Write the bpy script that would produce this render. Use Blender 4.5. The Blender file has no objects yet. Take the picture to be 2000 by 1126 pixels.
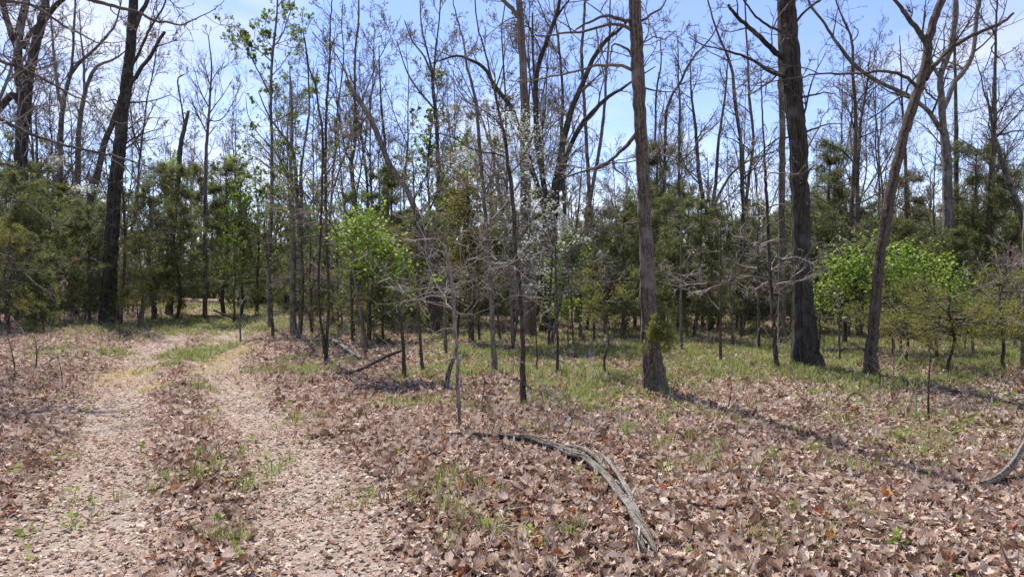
import bpy, math, random
import numpy as np
from mathutils import Vector

# ------------------------------------------------------------------ camera, sky, sun, exposure
S = bpy.context.scene
COL = S.collection
H, HY, F = 1.65, 540.0, 1333.0          # eye height (m), horizon row and focal length in photo pixels (2000 wide)
cam_d = bpy.data.cameras.new('camera'); cam = bpy.data.objects.new('camera', cam_d); COL.objects.link(cam)
cam.location = (0, 0, H); cam.rotation_euler = (math.radians(90), 0, 0)
cam_d.sensor_width = 36.0; cam_d.lens = 36.0 * F / 2000.0
cam_d.shift_y = -(563.0 - HY) / 2000.0
cam_d.clip_start = 0.05; cam_d.clip_end = 2000
S.camera = cam
S.view_settings.view_transform = 'Standard'; S.view_settings.look = 'None'
S.view_settings.gamma = 1.0; S.view_settings.use_curve_mapping = False
S.view_settings.exposure = 0.9

SUN_EL, SUN_AZ = math.radians(60), math.radians(-27)     # behind the trees, to the left
sd = bpy.data.lights.new('sun', 'SUN'); sun = bpy.data.objects.new('sun', sd); COL.objects.link(sun)
sd.energy = 4.6; sd.angle = math.radians(0.8); sd.color = (1.0, 0.95, 0.87)
sv = Vector((math.cos(SUN_EL) * math.sin(SUN_AZ), math.cos(SUN_EL) * math.cos(SUN_AZ), math.sin(SUN_EL)))
sun.rotation_euler = sv.to_track_quat('Z', 'Y').to_euler(); sun.location = (0, 0, 60)

W = bpy.data.worlds.new('World'); S.world = W; W.use_nodes = True
nt = W.node_tree; nt.nodes.clear()
def wn(t, **k):
    n = nt.nodes.new(t)
    for a, v in k.items(): setattr(n, a, v)
    return n
sky = wn('ShaderNodeTexSky', sky_type='NISHITA', sun_disc=False, sun_elevation=SUN_EL, sun_rotation=SUN_AZ,
         altitude=100, air_density=1.0, dust_density=0.12, ozone_density=3.5)
bg = wn('ShaderNodeBackground'); bg.inputs[1].default_value = 0.12
bgc = wn('ShaderNodeBackground'); bgc.inputs[0].default_value = (0.93, 0.95, 1.0, 1); bgc.inputs[1].default_value = 0.62
tc = wn('ShaderNodeTexCoord'); mp = wn('ShaderNodeMapping'); mp.inputs['Scale'].default_value = (1, 1, 2.6)
mp.inputs['Location'].default_value = (0.37, 0.1, 0.05)
nz = wn('ShaderNodeTexNoise'); nz.inputs['Scale'].default_value = 3.4; nz.inputs['Detail'].default_value = 7; nz.inputs['Roughness'].default_value = 0.52
cr = wn('ShaderNodeValToRGB'); cr.color_ramp.elements[0].position = 0.47; cr.color_ramp.elements[1].position = 0.72
cr.color_ramp.elements[1].color = (0.85, 0.85, 0.85, 1)
mixw = wn('ShaderNodeMixShader'); wo = wn('ShaderNodeOutputWorld')
L = nt.links.new
L(tc.outputs['Generated'], mp.inputs[0]); L(mp.outputs[0], nz.inputs['Vector']); L(nz.outputs['Fac'], cr.inputs[0])
tn = wn('ShaderNodeMix', data_type='RGBA', blend_type='MULTIPLY'); tn.inputs[0].default_value = 1; tn.inputs[7].default_value = (0.97, 0.87, 1.0, 1)
L(sky.outputs[0], tn.inputs[6]); L(tn.outputs[2], bg.inputs[0]); L(cr.outputs[0], mixw.inputs[0]); L(bg.outputs[0], mixw.inputs[1]); L(bgc.outputs[0], mixw.inputs[2])
L(mixw.outputs[0], wo.inputs[0])

# ------------------------------------------------------------------ helpers
def at(px, py, Y):
    """photo pixel at distance Y -> world point"""
    return np.array(((px - 1000.0) / F * Y, Y, H - (py - HY) / F * Y))
def depth_of(py): return H * F / (py - HY)
def nrm(a): return a / np.maximum(np.linalg.norm(a, axis=-1, keepdims=True), 1e-9)
_lat = np.random.default_rng(5).random((64, 64))
def vnoise(x, y, s=1.0):
    x = np.asarray(x, float) / s + 1000; y = np.asarray(y, float) / s + 1000
    xi = np.floor(x).astype(int); yi = np.floor(y).astype(int); fx = x - xi; fy = y - yi
    fx = fx * fx * (3 - 2 * fx); fy = fy * fy * (3 - 2 * fy)
    g = lambda a, b: _lat[a % 64, b % 64]
    return (g(xi, yi) * (1 - fx) + g(xi + 1, yi) * fx) * (1 - fy) + (g(xi, yi + 1) * (1 - fx) + g(xi + 1, yi + 1) * fx) * fy

# the two ruts of the track, as ground polylines
RUT = np.array([(0.2, 0.0), (-0.75, 3.3), (-1.37, 4.8), (-2.0, 6.1), (-2.85, 7.6), (-4.1, 10.0), (-5.9, 13.75), (-7.6, 18.3), (-8.8, 22.0), (-10.9, 29.0), (-14.5, 36.0), (-22, 44)])
def poly_dist(x, y, P):
    d = np.full(np.shape(x), 1e9)
    for a, b in zip(P[:-1], P[1:]):
        ab = b - a; t = np.clip(((x - a[0]) * ab[0] + (y - a[1]) * ab[1]) / (ab @ ab), 0, 1)
        d = np.minimum(d, np.hypot(x - a[0] - t * ab[0], y - a[1] - t * ab[1]))
    return d
_t = np.gradient(RUT, axis=0); _t /= np.linalg.norm(_t, axis=1)[:, None]
RUT_L = RUT + np.stack([-_t[:, 1], _t[:, 0]], 1) * 1.42
def rut(x, y):
    x = np.asarray(x, float); y = np.asarray(y, float)
    d = np.minimum(poly_dist(x, y, RUT), poly_dist(x, y, RUT_L))
    w = 0.34 + 0.20 * vnoise(x, y, 0.9)
    return np.clip(1.45 - d / w, 0, 1) ** 1.3 * (0.72 + 0.28 * vnoise(x, y, 0.4)) * np.clip((34 - y) / 8, 0, 1)
def corridor(x, y): return np.minimum(poly_dist(x, y, RUT), poly_dist(x, y, RUT_L))
def gz(x, y):
    x = np.asarray(x, float); y = np.asarray(y, float)
    r = np.hypot(x, y)
    return (vnoise(x, y, 3.1) - 0.5) * 0.16 * np.clip(r / 8, 0.25, 1) + (vnoise(x, y, 0.8) - 0.5) * 0.05 - 0.05 * rut(x, y) + 0.00045 * np.clip(r - 40, 0, 200) ** 2 * 0.5

class MB:
    """collects quads and triangles for ONE mesh; 'tint' is one random number per piece"""
    def __init__(s): s.v, s.f, s.t, s.n = [], [], [], 0
    def add(s, v, f, t):
        s.v.append(v.reshape(-1, 3)); s.f.append(f + s.n); s.t.append(np.broadcast_to(t, len(s.v[-1])).astype(np.float32)); s.n += len(s.v[-1])
    def mesh(s, name, mat, off=(0, 0, 0), smooth=True):
        v = np.concatenate(s.v) - np.asarray(off, float); f = np.concatenate(s.f)
        me = bpy.data.meshes.new(name)
        me.vertices.add(len(v)); me.vertices.foreach_set('co', v.astype(np.float32).ravel())
        me.loops.add(f.size); me.loops.foreach_set('vertex_index', f.astype(np.int32).ravel())
        me.polygons.add(len(f)); me.polygons.foreach_set('loop_start', np.arange(0, f.size, 4, dtype=np.int32))
        me.polygons.foreach_set('use_smooth', np.full(len(f), smooth))
        a = me.attributes.new('tint', 'FLOAT', 'POINT'); a.data.foreach_set('value', np.concatenate(s.t))
        me.update(calc_edges=True); me.materials.append(mat)
        return me
def link(name, me, parent=None, loc=(0, 0, 0)):
    o = bpy.data.objects.new(name, me); COL.objects.link(o); o.location = loc
    if parent is not None: o.parent = parent
    return o
def tag(o, label=None, cat=None, group=None, kind=None):
    for k, v in (('label', label), ('category', cat), ('group', group), ('kind', kind)):
        if v: o[k] = v
    return o
def thing(name, label, cat, loc=(0, 0, 0), group=None):
    o = bpy.data.objects.new(name, None); COL.objects.link(o); o.location = loc; o.empty_display_size = 0.2
    return tag(o, label, cat, group)

def tubes(mb, P, R, k, tint=0.5, flat=1.0):
    """P (m,n,3) centre lines, R (m,n) radii"""
    m, n = R.shape
    if not m: return
    T = nrm(np.gradient(P, axis=1))
    ax = nrm(P[:, -1] - P[:, 0]); ref = np.where(np.abs(ax[:, 2:3]) > 0.7, np.array([[1., 0.2, 0]]), np.array([[0., 0.1, 1.]]))
    U = nrm(np.cross(T, ref[:, None, :])); V = np.cross(T, U)
    a = np.arange(k) * 2 * np.pi / k
    v = P[:, :, None] + R[:, :, None, None] * (np.cos(a)[:, None] * U[:, :, None] + np.sin(a)[:, None] * V[:, :, None] * flat)
    i = np.arange(m)[:, None, None] * n * k + np.arange(n - 1)[None, :, None] * k; j = np.arange(k); j2 = (j + 1) % k
    f = np.stack([i + j, i + j2, i + k + j2, i + k + j], -1).reshape(-1, 4)
    t = np.repeat(np.broadcast_to(tint, m), n * k)
    mb.add(v, f, t)

def bark_tube(mb, P, R, k, rng, rough=0.07, lobes=0, tint=0.5):
    """one thick stem: ridged, lumpy cross-section; closed at the top"""
    n = len(P)
    T = nrm(np.gradient(P, axis=0)); U = np.zeros_like(P); u = np.array([1., 0.01, 0])
    if abs(T[0] @ u) > 0.9: u = np.array([0., 1., 0])
    for i in range(n):
        u = u - (u @ T[i]) * T[i]; u /= np.linalg.norm(u); U[i] = u
    V = np.cross(T, U)
    a = np.arange(k) * 2 * np.pi / k
    ridge = rng.normal(0, rough * 0.6, k)[None, :] + rng.normal(0, rough * 0.5, (n, k))
    if lobes:
        ph = rng.random() * 6.28; fl = np.clip(1 - np.arange(n) / (n * 0.16), 0, 1)[:, None] ** 1.5
        ridge = ridge + fl * 0.16 * np.cos(lobes * a + ph)[None]
    rr = R[:, None] * (1 + ridge)
    v = P[:, None] + rr[:, :, None] * (np.cos(a)[None, :, None] * U[:, None] + np.sin(a)[None, :, None] * V[:, None])
    i = np.arange(n - 1)[:, None] * k; j = np.arange(k); j2 = (j + 1) % k
    f = np.stack([i + j, i + j2, i + k + j2, i + k + j], -1).reshape(-1, 4)
    top = P[-1] + T[-1] * R[-1] * 0.5
    b = (n - 1) * k; c = n * k
    j0 = np.arange(0, k - 1, 2)
    cap = np.stack([b + j0, b + j0 + 1, b + (j0 + 2) % k, np.full(len(j0), c)], -1)
    st = np.clip(0.5 + rng.normal(0, 0.28, k)[None] + np.cumsum(rng.normal(0, 0.05, (n, k)), 0), 0, 1)
    mb.add(np.concatenate([v.reshape(-1, 3), top[None]]), np.concatenate([f, cap]), np.r_[st.ravel(), 0.5])

def smooth_path(pts, step):
    """Catmull-Rom through rows of numbers (x,y,z,r)"""
    p = np.asarray(pts, float); q = np.vstack([2 * p[0] - p[1], p, 2 * p[-1] - p[-2]]); out = []
    for i in range(1, len(q) - 2):
        L_ = np.linalg.norm(q[i + 1, :3] - q[i, :3]); n = max(2, int(math.ceil(L_ / step)))
        t = np.linspace(0, 1, n, endpoint=False)[:, None]
        a, b, c, d = q[i - 1], q[i], q[i + 1], q[i + 2]
        out.append(0.5 * (2 * b + (c - a) * t + (2 * a - 5 * b + 4 * c - d) * t ** 2 + (3 * b - a - 3 * c + d) * t ** 3))
    out.append(q[-2][None])
    r = np.concatenate(out); r[:, 3] = np.maximum(r[:, 3], 0.002)
    return r

def grow(rng, P0, D, Ln, n, wig, up):
    m = len(P0); P = np.zeros((m, n, 3)); P[:, 0] = P0; d = D.copy(); st = (Ln / (n - 1))[:, None]
    for i in range(1, n):
        d = nrm(d + rng.normal(0, wig, (m, 3)) + np.array([0, 0, up])); P[:, i] = P[:, i - 1] + d * st
    return P
def side_dir(rng, T, ang):
    m = len(T); r = nrm(rng.normal(0, 1, (m, 3))); s = nrm(np.cross(T, r)); a = ang[:, None]
    return T * np.cos(a) + s * np.sin(a)
def spawn(rng, P, R, Ln, cnt, t0, t1, ang, ls, n, wig, up, rs, rmin):
    """side shoots on a batch of branches P (m,n,3)"""
    m, k, _ = P.shape
    if not m: return np.zeros((0, n, 3)), np.zeros((0, n)), np.zeros(0)
    c = rng.poisson(cnt, m) if np.isscalar(cnt) else rng.poisson(cnt)
    idx = np.repeat(np.arange(m), c); q = len(idx)
    t = rng.uniform(t0, t1, q) * (k - 1); i = np.minimum(t.astype(int), k - 2); f = (t - i)[:, None]
    p0 = P[idx, i] * (1 - f) + P[idx, i + 1] * f; T = nrm(P[idx, i + 1] - P[idx, i])
    rp = R[idx, i] * (1 - f[:, 0]) + R[idx, i + 1] * f[:, 0]
    ln = Ln[idx] * ls * rng.uniform(0.55, 1.25, q) * (1.15 - 0.6 * t / (k - 1))
    Q = grow(rng, p0, side_dir(rng, T, rng.normal(ang, 0.22, q)), ln, n, wig, up)
    r0 = np.maximum(rp * rs, rmin * 1.3)
    return Q, r0[:, None] * np.linspace(1, 0.0, n)[None] ** 0.8 * 0.9 + rmin * np.linspace(0.9, 0.45, n)[None], ln

def leaves(mb, pos, d, nm, ln, wd, tint, fold=0.25, q2=False):
    """small pointed leaves, one folded quad each (or two)"""
    s = nrm(np.cross(d, nm)); nm = np.cross(s, d); l = ln[:, None]; w = wd[:, None]
    v = np.stack([pos, pos + d * l * 0.45 + s * w + nm * w * fold, pos + d * l, pos + d * l * 0.45 - s * w + nm * w * fold], 1)
    f = np.arange(len(pos) * 4).reshape(-1, 4)
    mb.add(v, f, np.repeat(tint, 4))

def scatter_on(rng, P, per, t0=0.2):
    m, n, _ = P.shape; idx = np.repeat(np.arange(m), rng.poisson(per, m)); q = len(idx)
    t = rng.uniform(t0, 1, q) * (n - 1); i = np.minimum(t.astype(int), n - 2); f = (t - i)[:, None]
    return P[idx, i] * (1 - f) + P[idx, i + 1] * f, nrm(P[idx, i + 1] - P[idx, i])

# ------------------------------------------------------------------ materials
def mat(name):
    m = bpy.data.materials.new(name); m.use_nodes = True; m.node_tree.nodes.clear(); return m
def N(m, t, **k):
    n = m.node_tree.nodes.new(t)
    for a, v in k.items(): setattr(n, a, v)
    return n
def ramp(m, stops):
    r = N(m, 'ShaderNodeValToRGB'); e = r.color_ramp.elements
    while len(e) < len(stops): e.new(0.5)
    for x, (p, c) in zip(e, stops): x.position = p; x.color = (*c, 1)
    return r
def bark(name, dark, light, lichen=None, zs=0.16, sc=26, bump=0.9, streak=0.13):
    m = mat(name); l = m.node_tree.links.new
    tc = N(m, 'ShaderNodeTexCoord'); mp = N(m, 'ShaderNodeMapping'); mp.inputs['Scale'].default_value = (1, 1, zs)
    n1 = N(m, 'ShaderNodeTexNoise'); n1.inputs['Scale'].default_value = sc; n1.inputs['Detail'].default_value = 6; n1.inputs['Roughness'].default_value = 0.65
    v1 = N(m, 'ShaderNodeTexVoronoi', feature='DISTANCE_TO_EDGE'); v1.inputs['Scale'].default_value = sc * 1.1
    n2 = N(m, 'ShaderNodeTexNoise'); n2.inputs['Scale'].default_value = 3.0; n2.inputs['Detail'].default_value = 5
    l(tc.outputs['Object'], mp.inputs[0]); l(mp.outputs[0], n1.inputs['Vector'])
    ds = N(m, 'ShaderNodeMix', data_type='VECTOR'); ds.inputs[0].default_value = 0.06
    l(mp.outputs[0], ds.inputs[4]); l(n1.outputs['Color'], ds.inputs[5]); l(ds.outputs[1], v1.inputs['Vector'])
    l(tc.outputs['Object'], n2.inputs['Vector'])
    mul = N(m, 'ShaderNodeMath', operation='MULTIPLY_ADD'); l(v1.outputs['Distance'], mul.inputs[0]); mul.inputs[1].default_value = 1.1; l(n1.outputs['Fac'], mul.inputs[2])
    at_ = N(m, 'ShaderNodeAttribute', attribute_name='tint'); m2 = N(m, 'ShaderNodeMath', operation='MULTIPLY_ADD'); l(at_.outputs['Fac'], m2.inputs[0]); m2.inputs[1].default_value = streak * 2; m2.inputs[2].default_value = -streak
    m3 = N(m, 'ShaderNodeMath', operation='ADD'); l(mul.outputs[0], m3.inputs[0]); l(m2.outputs[0], m3.inputs[1])
    r = ramp(m, [(0.42, dark), (0.84, light)]); l(m3.outputs[0], r.inputs[0])
    mx = N(m, 'ShaderNodeMix', data_type='RGBA'); r2 = ramp(m, [(0.52, (0, 0, 0)), (0.72, (1, 1, 1))]); l(n2.outputs['Fac'], r2.inputs[0])
    l(r2.outputs[0], mx.inputs[0]); l(r.outputs[0], mx.inputs[6]); mx.inputs[7].default_value = (*(lichen or light), 1)
    b = N(m, 'ShaderNodeBump'); b.inputs['Strength'].default_value = bump; b.inputs['Distance'].default_value = 0.03; l(mul.outputs[0], b.inputs['Height'])
    p = N(m, 'ShaderNodeBsdfPrincipled'); p.inputs['Roughness'].default_value = 0.9; p.inputs['Specular IOR Level'].default_value = 0.2
    o = N(m, 'ShaderNodeOutputMaterial'); l(mx.outputs[2], p.inputs['Base Color']); l(b.outputs[0], p.inputs['Normal']); l(p.outputs[0], o.inputs[0])
    return m
def leafm(name, stops, trans=0.35, rough=0.6, gloss=0.0):
    """leaf: colour by the per-leaf number, some light passes through"""
    m = mat(name); l = m.node_tree.links.new
    a = N(m, 'ShaderNodeAttribute', attribute_name='tint'); r = ramp(m, stops); l(a.outputs['Fac'], r.inputs[0])
    d = N(m, 'ShaderNodeBsdfDiffuse'); t = N(m, 'ShaderNodeBsdfTranslucent'); x = N(m, 'ShaderNodeMixShader'); x.inputs[0].default_value = trans
    l(r.outputs[0], d.inputs[0]); l(r.outputs[0], t.inputs[0]); l(d.outputs[0], x.inputs[1]); l(t.outputs[0], x.inputs[2])
    o = N(m, 'ShaderNodeOutputMaterial')
    if gloss:
        g = N(m, 'ShaderNodeBsdfGlossy'); g.inputs['Roughness'].default_value = 0.45; y = N(m, 'ShaderNodeMixShader'); y.inputs[0].default_value = gloss
        l(x.outputs[0], y.inputs[1]); l(g.outputs[0], y.inputs[2]); l(y.outputs[0], o.inputs[0])
    else: l(x.outputs[0], o.inputs[0])
    return m
M = dict(
    dark=bark('dark_ridged_bark', (0.014, 0.012, 0.010), (0.085, 0.073, 0.062), (0.11, 0.105, 0.09)),
    brown=bark('brown_flaky_bark', (0.055, 0.043, 0.033), (0.29, 0.24, 0.195), (0.32, 0.285, 0.24), zs=0.22, sc=44),
    grey=bark('grey_bark', (0.045, 0.038, 0.032), (0.20, 0.17, 0.145), (0.25, 0.235, 0.205), sc=22, bump=0.6),
    mid=bark('dull_brown_bark', (0.03, 0.025, 0.02), (0.15, 0.125, 0.10), (0.19, 0.175, 0.14), sc=22),
    pale=bark('pale_grey_bark', (0.08, 0.068, 0.058), (0.28, 0.245, 0.215), (0.36, 0.335, 0.30), sc=24, bump=0.5),
    red=bark('red_brown_bark', (0.03, 0.022, 0.017), (0.15, 0.115, 0.09), (0.15, 0.14, 0.10), zs=0.3, sc=34),
    weather=bark('weathered_grey_wood', (0.055, 0.045, 0.037), (0.36, 0.31, 0.265), (0.42, 0.385, 0.34), zs=0.7, sc=34, bump=1.0, streak=0.5),
)
def twigm(name, a, b):
    m = mat(name); l = m.node_tree.links.new
    t = N(m, 'ShaderNodeAttribute', attribute_name='tint'); r = ramp(m, [(0.1, a), (0.9, b)]); l(t.outputs['Fac'], r.inputs[0])
    p = N(m, 'ShaderNodeBsdfPrincipled'); p.inputs['Roughness'].default_value = 0.75; p.inputs['Specular IOR Level'].default_value = 0.35
    o = N(m, 'ShaderNodeOutputMaterial'); l(r.outputs[0], p.inputs['Base Color']); l(p.outputs[0], o.inputs[0]); return m
M['twig'] = twigm('twig_bark', (0.07, 0.052, 0.042), (0.24, 0.195, 0.165))
M['twigpale'] = twigm('pale_twig_bark', (0.16, 0.135, 0.115), (0.40, 0.35, 0.31))
M['twigdark'] = twigm('dark_twig_bark', (0.035, 0.027, 0.022), (0.13, 0.105, 0.088))
M['straw'] = twigm('dry_stalk', (0.30, 0.22, 0.13), (0.55, 0.45, 0.32))
M['litter'] = leafm('dry_oak_leaf', [(0.0, (0.13, 0.072, 0.047)), (0.22, (0.25, 0.158, 0.11)), (0.5, (0.47, 0.35, 0.275)), (0.78, (0.60, 0.485, 0.395)), (0.9, (0.68, 0.595, 0.50)), (0.97, (0.36, 0.13, 0.06)), (1.0, (0.45, 0.24, 0.10))], 0.28)
M['bud'] = leafm('young_bud_leaf', [(0.0, (0.16, 0.09, 0.06)), (0.5, (0.18, 0.14, 0.07)), (1.0, (0.20, 0.20, 0.08))], 0.4)
M['budred'] = leafm('red_brown_bud', [(0.0, (0.20, 0.09, 0.06)), (0.6, (0.28, 0.15, 0.10)), (1.0, (0.22, 0.18, 0.09))], 0.4)
M['cedar'] = leafm('dark_cedar_needle', [(0.0, (0.085, 0.10, 0.042)), (0.5, (0.165, 0.185, 0.072)), (0.85, (0.235, 0.25, 0.10)), (1.0, (0.28, 0.22, 0.11))], 0.52)
M['cedarolive'] = leafm('olive_cedar_needle', [(0.0, (0.11, 0.125, 0.035)), (0.5, (0.22, 0.225, 0.065)), (0.85, (0.31, 0.29, 0.09)), (1.0, (0.33, 0.20, 0.09))], 0.45)
M['green'] = leafm('bright_vine_leaf', [(0.0, (0.10, 0.15, 0.025)), (0.5, (0.22, 0.335, 0.045)), (1.0, (0.38, 0.48, 0.09))], 0.5, gloss=0.02)
M['spring'] = leafm('spring_leaf', [(0.0, (0.10, 0.15, 0.03)), (0.5, (0.19, 0.27, 0.055)), (1.0, (0.30, 0.36, 0.10))], 0.5)
M['weed'] = leafm('weed_leaf', [(0.0, (0.10, 0.14, 0.035)), (0.5, (0.19, 0.26, 0.06)), (1.0, (0.30, 0.37, 0.09))], 0.4)
M['olive'] = leafm('olive_young_leaf', [(0.0, (0.08, 0.10, 0.03)), (0.6, (0.15, 0.17, 0.055)), (1.0, (0.21, 0.20, 0.08))], 0.5)
M['bract'] = leafm('white_dogwood_bract', [(0.0, (0.40, 0.45, 0.33)), (0.4, (0.58, 0.61, 0.50)), (1.0, (0.76, 0.77, 0.70))], 0.35)
M['grass'] = leafm('grass_blade', [(0.0, (0.13, 0.165, 0.045)), (0.45, (0.25, 0.30, 0.09)), (0.72, (0.34, 0.36, 0.14)), (1.0, (0.52, 0.45, 0.29))], 0.45)

# ------------------------------------------------------------------ the ground
def axis(a, b, fine0, fine1, h, g=1.18):
    c = list(np.arange(fine0, fine1, h)); s = h
    while c[-1] < b: s *= g; c.append(c[-1] + s)
    s = h
    while c[0] > a: s *= g; c.insert(0, c[0] - s)
    return np.array(c)
gx = axis(-400, 400, -14, 14, 0.11); gy = axis(-60, 600, 0, 26, 0.11)
X, Y_ = np.meshgrid(gx, gy); Zg = gz(X, Y_)
nxg, nyg = len(gx), len(gy)
i = (np.arange(nyg - 1)[:, None] * nxg + np.arange(nxg - 1)[None]).ravel()
mb = MB(); mb.add(np.stack([X, Y_, Zg], -1), np.stack([i, i + 1, i + nxg + 1, i + nxg], -1), 0.0)
MOSS = [(-6.9, 12.2, 0.55, 1.5), (-6.3, 10.9, 0.4, 0.9), (-6.0, 14.4, 0.42, 1.9), (-5.6, 12.5, 0.35, 1.3), (-5.3, 10.2, 0.4, 0.8)]
def moss(x, y):
    m = 0
    for a, b, sx, sy in MOSS: m = np.maximum(m, np.exp(-((x - a) / sx) ** 2 - ((y - b) / sy) ** 2))
    return np.clip(m * 1.5 - 0.35 * vnoise(x, y, 0.3) - 0.5 * vnoise(x, y, 0.12), 0, 1)
def grassy(x, y):
    """how grassy the ground is: a band under the trees to the right, the far track, patches"""
    x = np.asarray(x, float); y = np.asarray(y, float)
    band = np.clip((y - 6.2 - 0.10 * np.abs(x - 2.5)) / 6.5, 0, 1) * np.clip((24 - y) / 5, 0, 1) * np.clip((x + 2.2 + 0.06 * y) / 2.0, 0, 1)
    far = np.clip((y - 19) / 4, 0, 1) * np.clip(2.8 - corridor(x, y), 0, 1) * 0.8 + 0.45 * np.clip((y - 17) / 4, 0, 1) * np.clip((30 - y) / 6, 0, 1)
    mid = np.clip(1.2 - np.hypot((x + 6.6) / 0.5, (y - 14.5) / 3.0), 0, 1) * 0.9
    near = 0.30 * np.clip((y - 3.2) / 2, 0, 1) * np.clip((x + 1.0) / 2.0, 0, 1) + 0.16 * np.clip((x + 9) / 4, 0, 1) * np.clip((y - 6) / 6, 0, 1)
    n = 0.50 * vnoise(x + 31, y, 1.1) + 0.50 * vnoise(x, y + 17, 0.38)
    return np.clip((np.maximum(np.maximum(band, far), np.maximum(mid, near)) * 0.78 + n * 1.7 - 1.05) * 2.4, 0, 1)
def attr(me, name, val):
    a = me.attributes.new(name, 'FLOAT', 'POINT'); a.data.foreach_set('value', val.astype(np.float32).ravel())
gm = mat('leaf_litter_ground'); l = gm.node_tree.links.new
tc = N(gm, 'ShaderNodeTexCoord')
vo = N(gm, 'ShaderNodeTexVoronoi'); vo.inputs['Scale'].default_value = 13; vo.inputs['Randomness'].default_value = 1
nn = N(gm, 'ShaderNodeTexNoise'); nn.inputs['Scale'].default_value = 9; nn.inputs['Detail'].default_value = 6
n3 = N(gm, 'ShaderNodeTexNoise'); n3.inputs['Scale'].default_value = 45; n3.inputs['Detail'].default_value = 5; n3.inputs['Roughness'].default_value = 0.7
mixv = N(gm, 'ShaderNodeMix', data_type='VECTOR'); mixv.inputs[0].default_value = 0.12
l(tc.outputs['Object'], mixv.inputs[4]); l(nn.outputs['Color'], mixv.inputs[5]); l(tc.outputs['Object'], nn.inputs['Vector']); l(tc.outputs['Object'], n3.inputs['Vector'])
l(mixv.outputs[1], vo.inputs['Vector'])
sep = N(gm, 'ShaderNodeSeparateColor'); l(vo.outputs['Color'], sep.inputs[0])
rl = ramp(gm, [(0.0, (0.06, 0.037, 0.026)), (0.35, (0.14, 0.09, 0.066)), (0.7, (0.28, 0.20, 0.16)), (1.0, (0.44, 0.35, 0.30))]); l(sep.outputs[0], rl.inputs[0])
rdirt = ramp(gm, [(0.3, (0.20, 0.152, 0.12)), (0.5, (0.31, 0.248, 0.205)), (0.7, (0.41, 0.34, 0.288))]); l(n3.outputs['Fac'], rdirt.inputs[0])
rmoss = ramp(gm, [(0.3, (0.13, 0.095, 0.045)), (0.5, (0.25, 0.19, 0.075)), (0.7, (0.33, 0.28, 0.13))]); l(n3.outputs['Fac'], rmoss.inputs[0])
rgr = ramp(gm, [(0.3, (0.12, 0.115, 0.05)), (0.7, (0.26, 0.25, 0.11))]); l(n3.outputs['Fac'], rgr.inputs[0])
def amix(m, name, a, b):
    t = N(m, 'ShaderNodeAttribute', attribute_name=name); x = N(m, 'ShaderNodeMix', data_type='RGBA')
    m.node_tree.links.new(t.outputs['Fac'], x.inputs[0]); m.node_tree.links.new(a, x.inputs[6]); m.node_tree.links.new(b, x.inputs[7]); return x.outputs[2]
c = amix(gm, 'grass_cover', rl.outputs[0], rgr.outputs[0]); c = amix(gm, 'rut', c, rdirt.outputs[0]); c = amix(gm, 'moss', c, rmoss.outputs[0])
gp = N(gm, 'ShaderNodeBsdfPrincipled'); gp.inputs['Roughness'].default_value = 0.95; gp.inputs['Specular IOR Level'].default_value = 0.1
gb = N(gm, 'ShaderNodeBump'); gb.inputs['Strength'].default_value = 0.8; gb.inputs['Distance'].default_value = 0.03
ad = N(gm, 'ShaderNodeMath', operation='ADD'); l(vo.outputs['Distance'], ad.inputs[0]); l(n3.outputs['Fac'], ad.inputs[1]); l(ad.outputs[0], gb.inputs['Height'])
go = N(gm, 'ShaderNodeOutputMaterial'); l(c, gp.inputs['Base Color']); l(gb.outputs[0], gp.inputs['Normal']); l(gp.outputs[0], go.inputs[0])
me = mb.mesh('ground', gm)
attr(me, 'rut', np.clip(rut(X, Y_) * 1.2 - 0.1, 0, 1)); attr(me, 'moss', moss(X, Y_)); attr(me, 'grass_cover', grassy(X, Y_) * 0.8)
tag(link('ground', me), kind='structure')

# ------------------------------------------------------------------ tree builders
def path3(trace, Y, rng, prev, lean):
    """traced pixel polyline -> (x,y,z,r) at its own distance; a limb starts at the distance of the stem it grows from"""
    d0 = Y
    if prev is not None and len(prev):
        q = prev[np.argmin(np.hypot(prev[:, 0] - trace[0][0], prev[:, 1] - trace[0][1]))]; d0 = q[2]
    out, pix, s = [], [], 0.0; last = trace[0]
    for p in trace:
        s += math.hypot(p[0] - last[0], p[1] - last[1]); last = p
        d = d0 + lean * s / F * Y
        w = at(p[0], p[1], d); out.append((*w, p[2] * 0.47 / F * d)); pix.append((p[0], p[1], d))
    return np.array(out), np.array(pix)
def fill_w(tr):
    """points may leave out the width: it is interpolated"""
    n = len(tr); k = [i for i, p in enumerate(tr) if len(p) > 2]
    w = np.interp(range(n), k, [tr[i][2] for i in k]); return [(p[0], p[1], w[i]) for i, p in enumerate(tr)]

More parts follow.
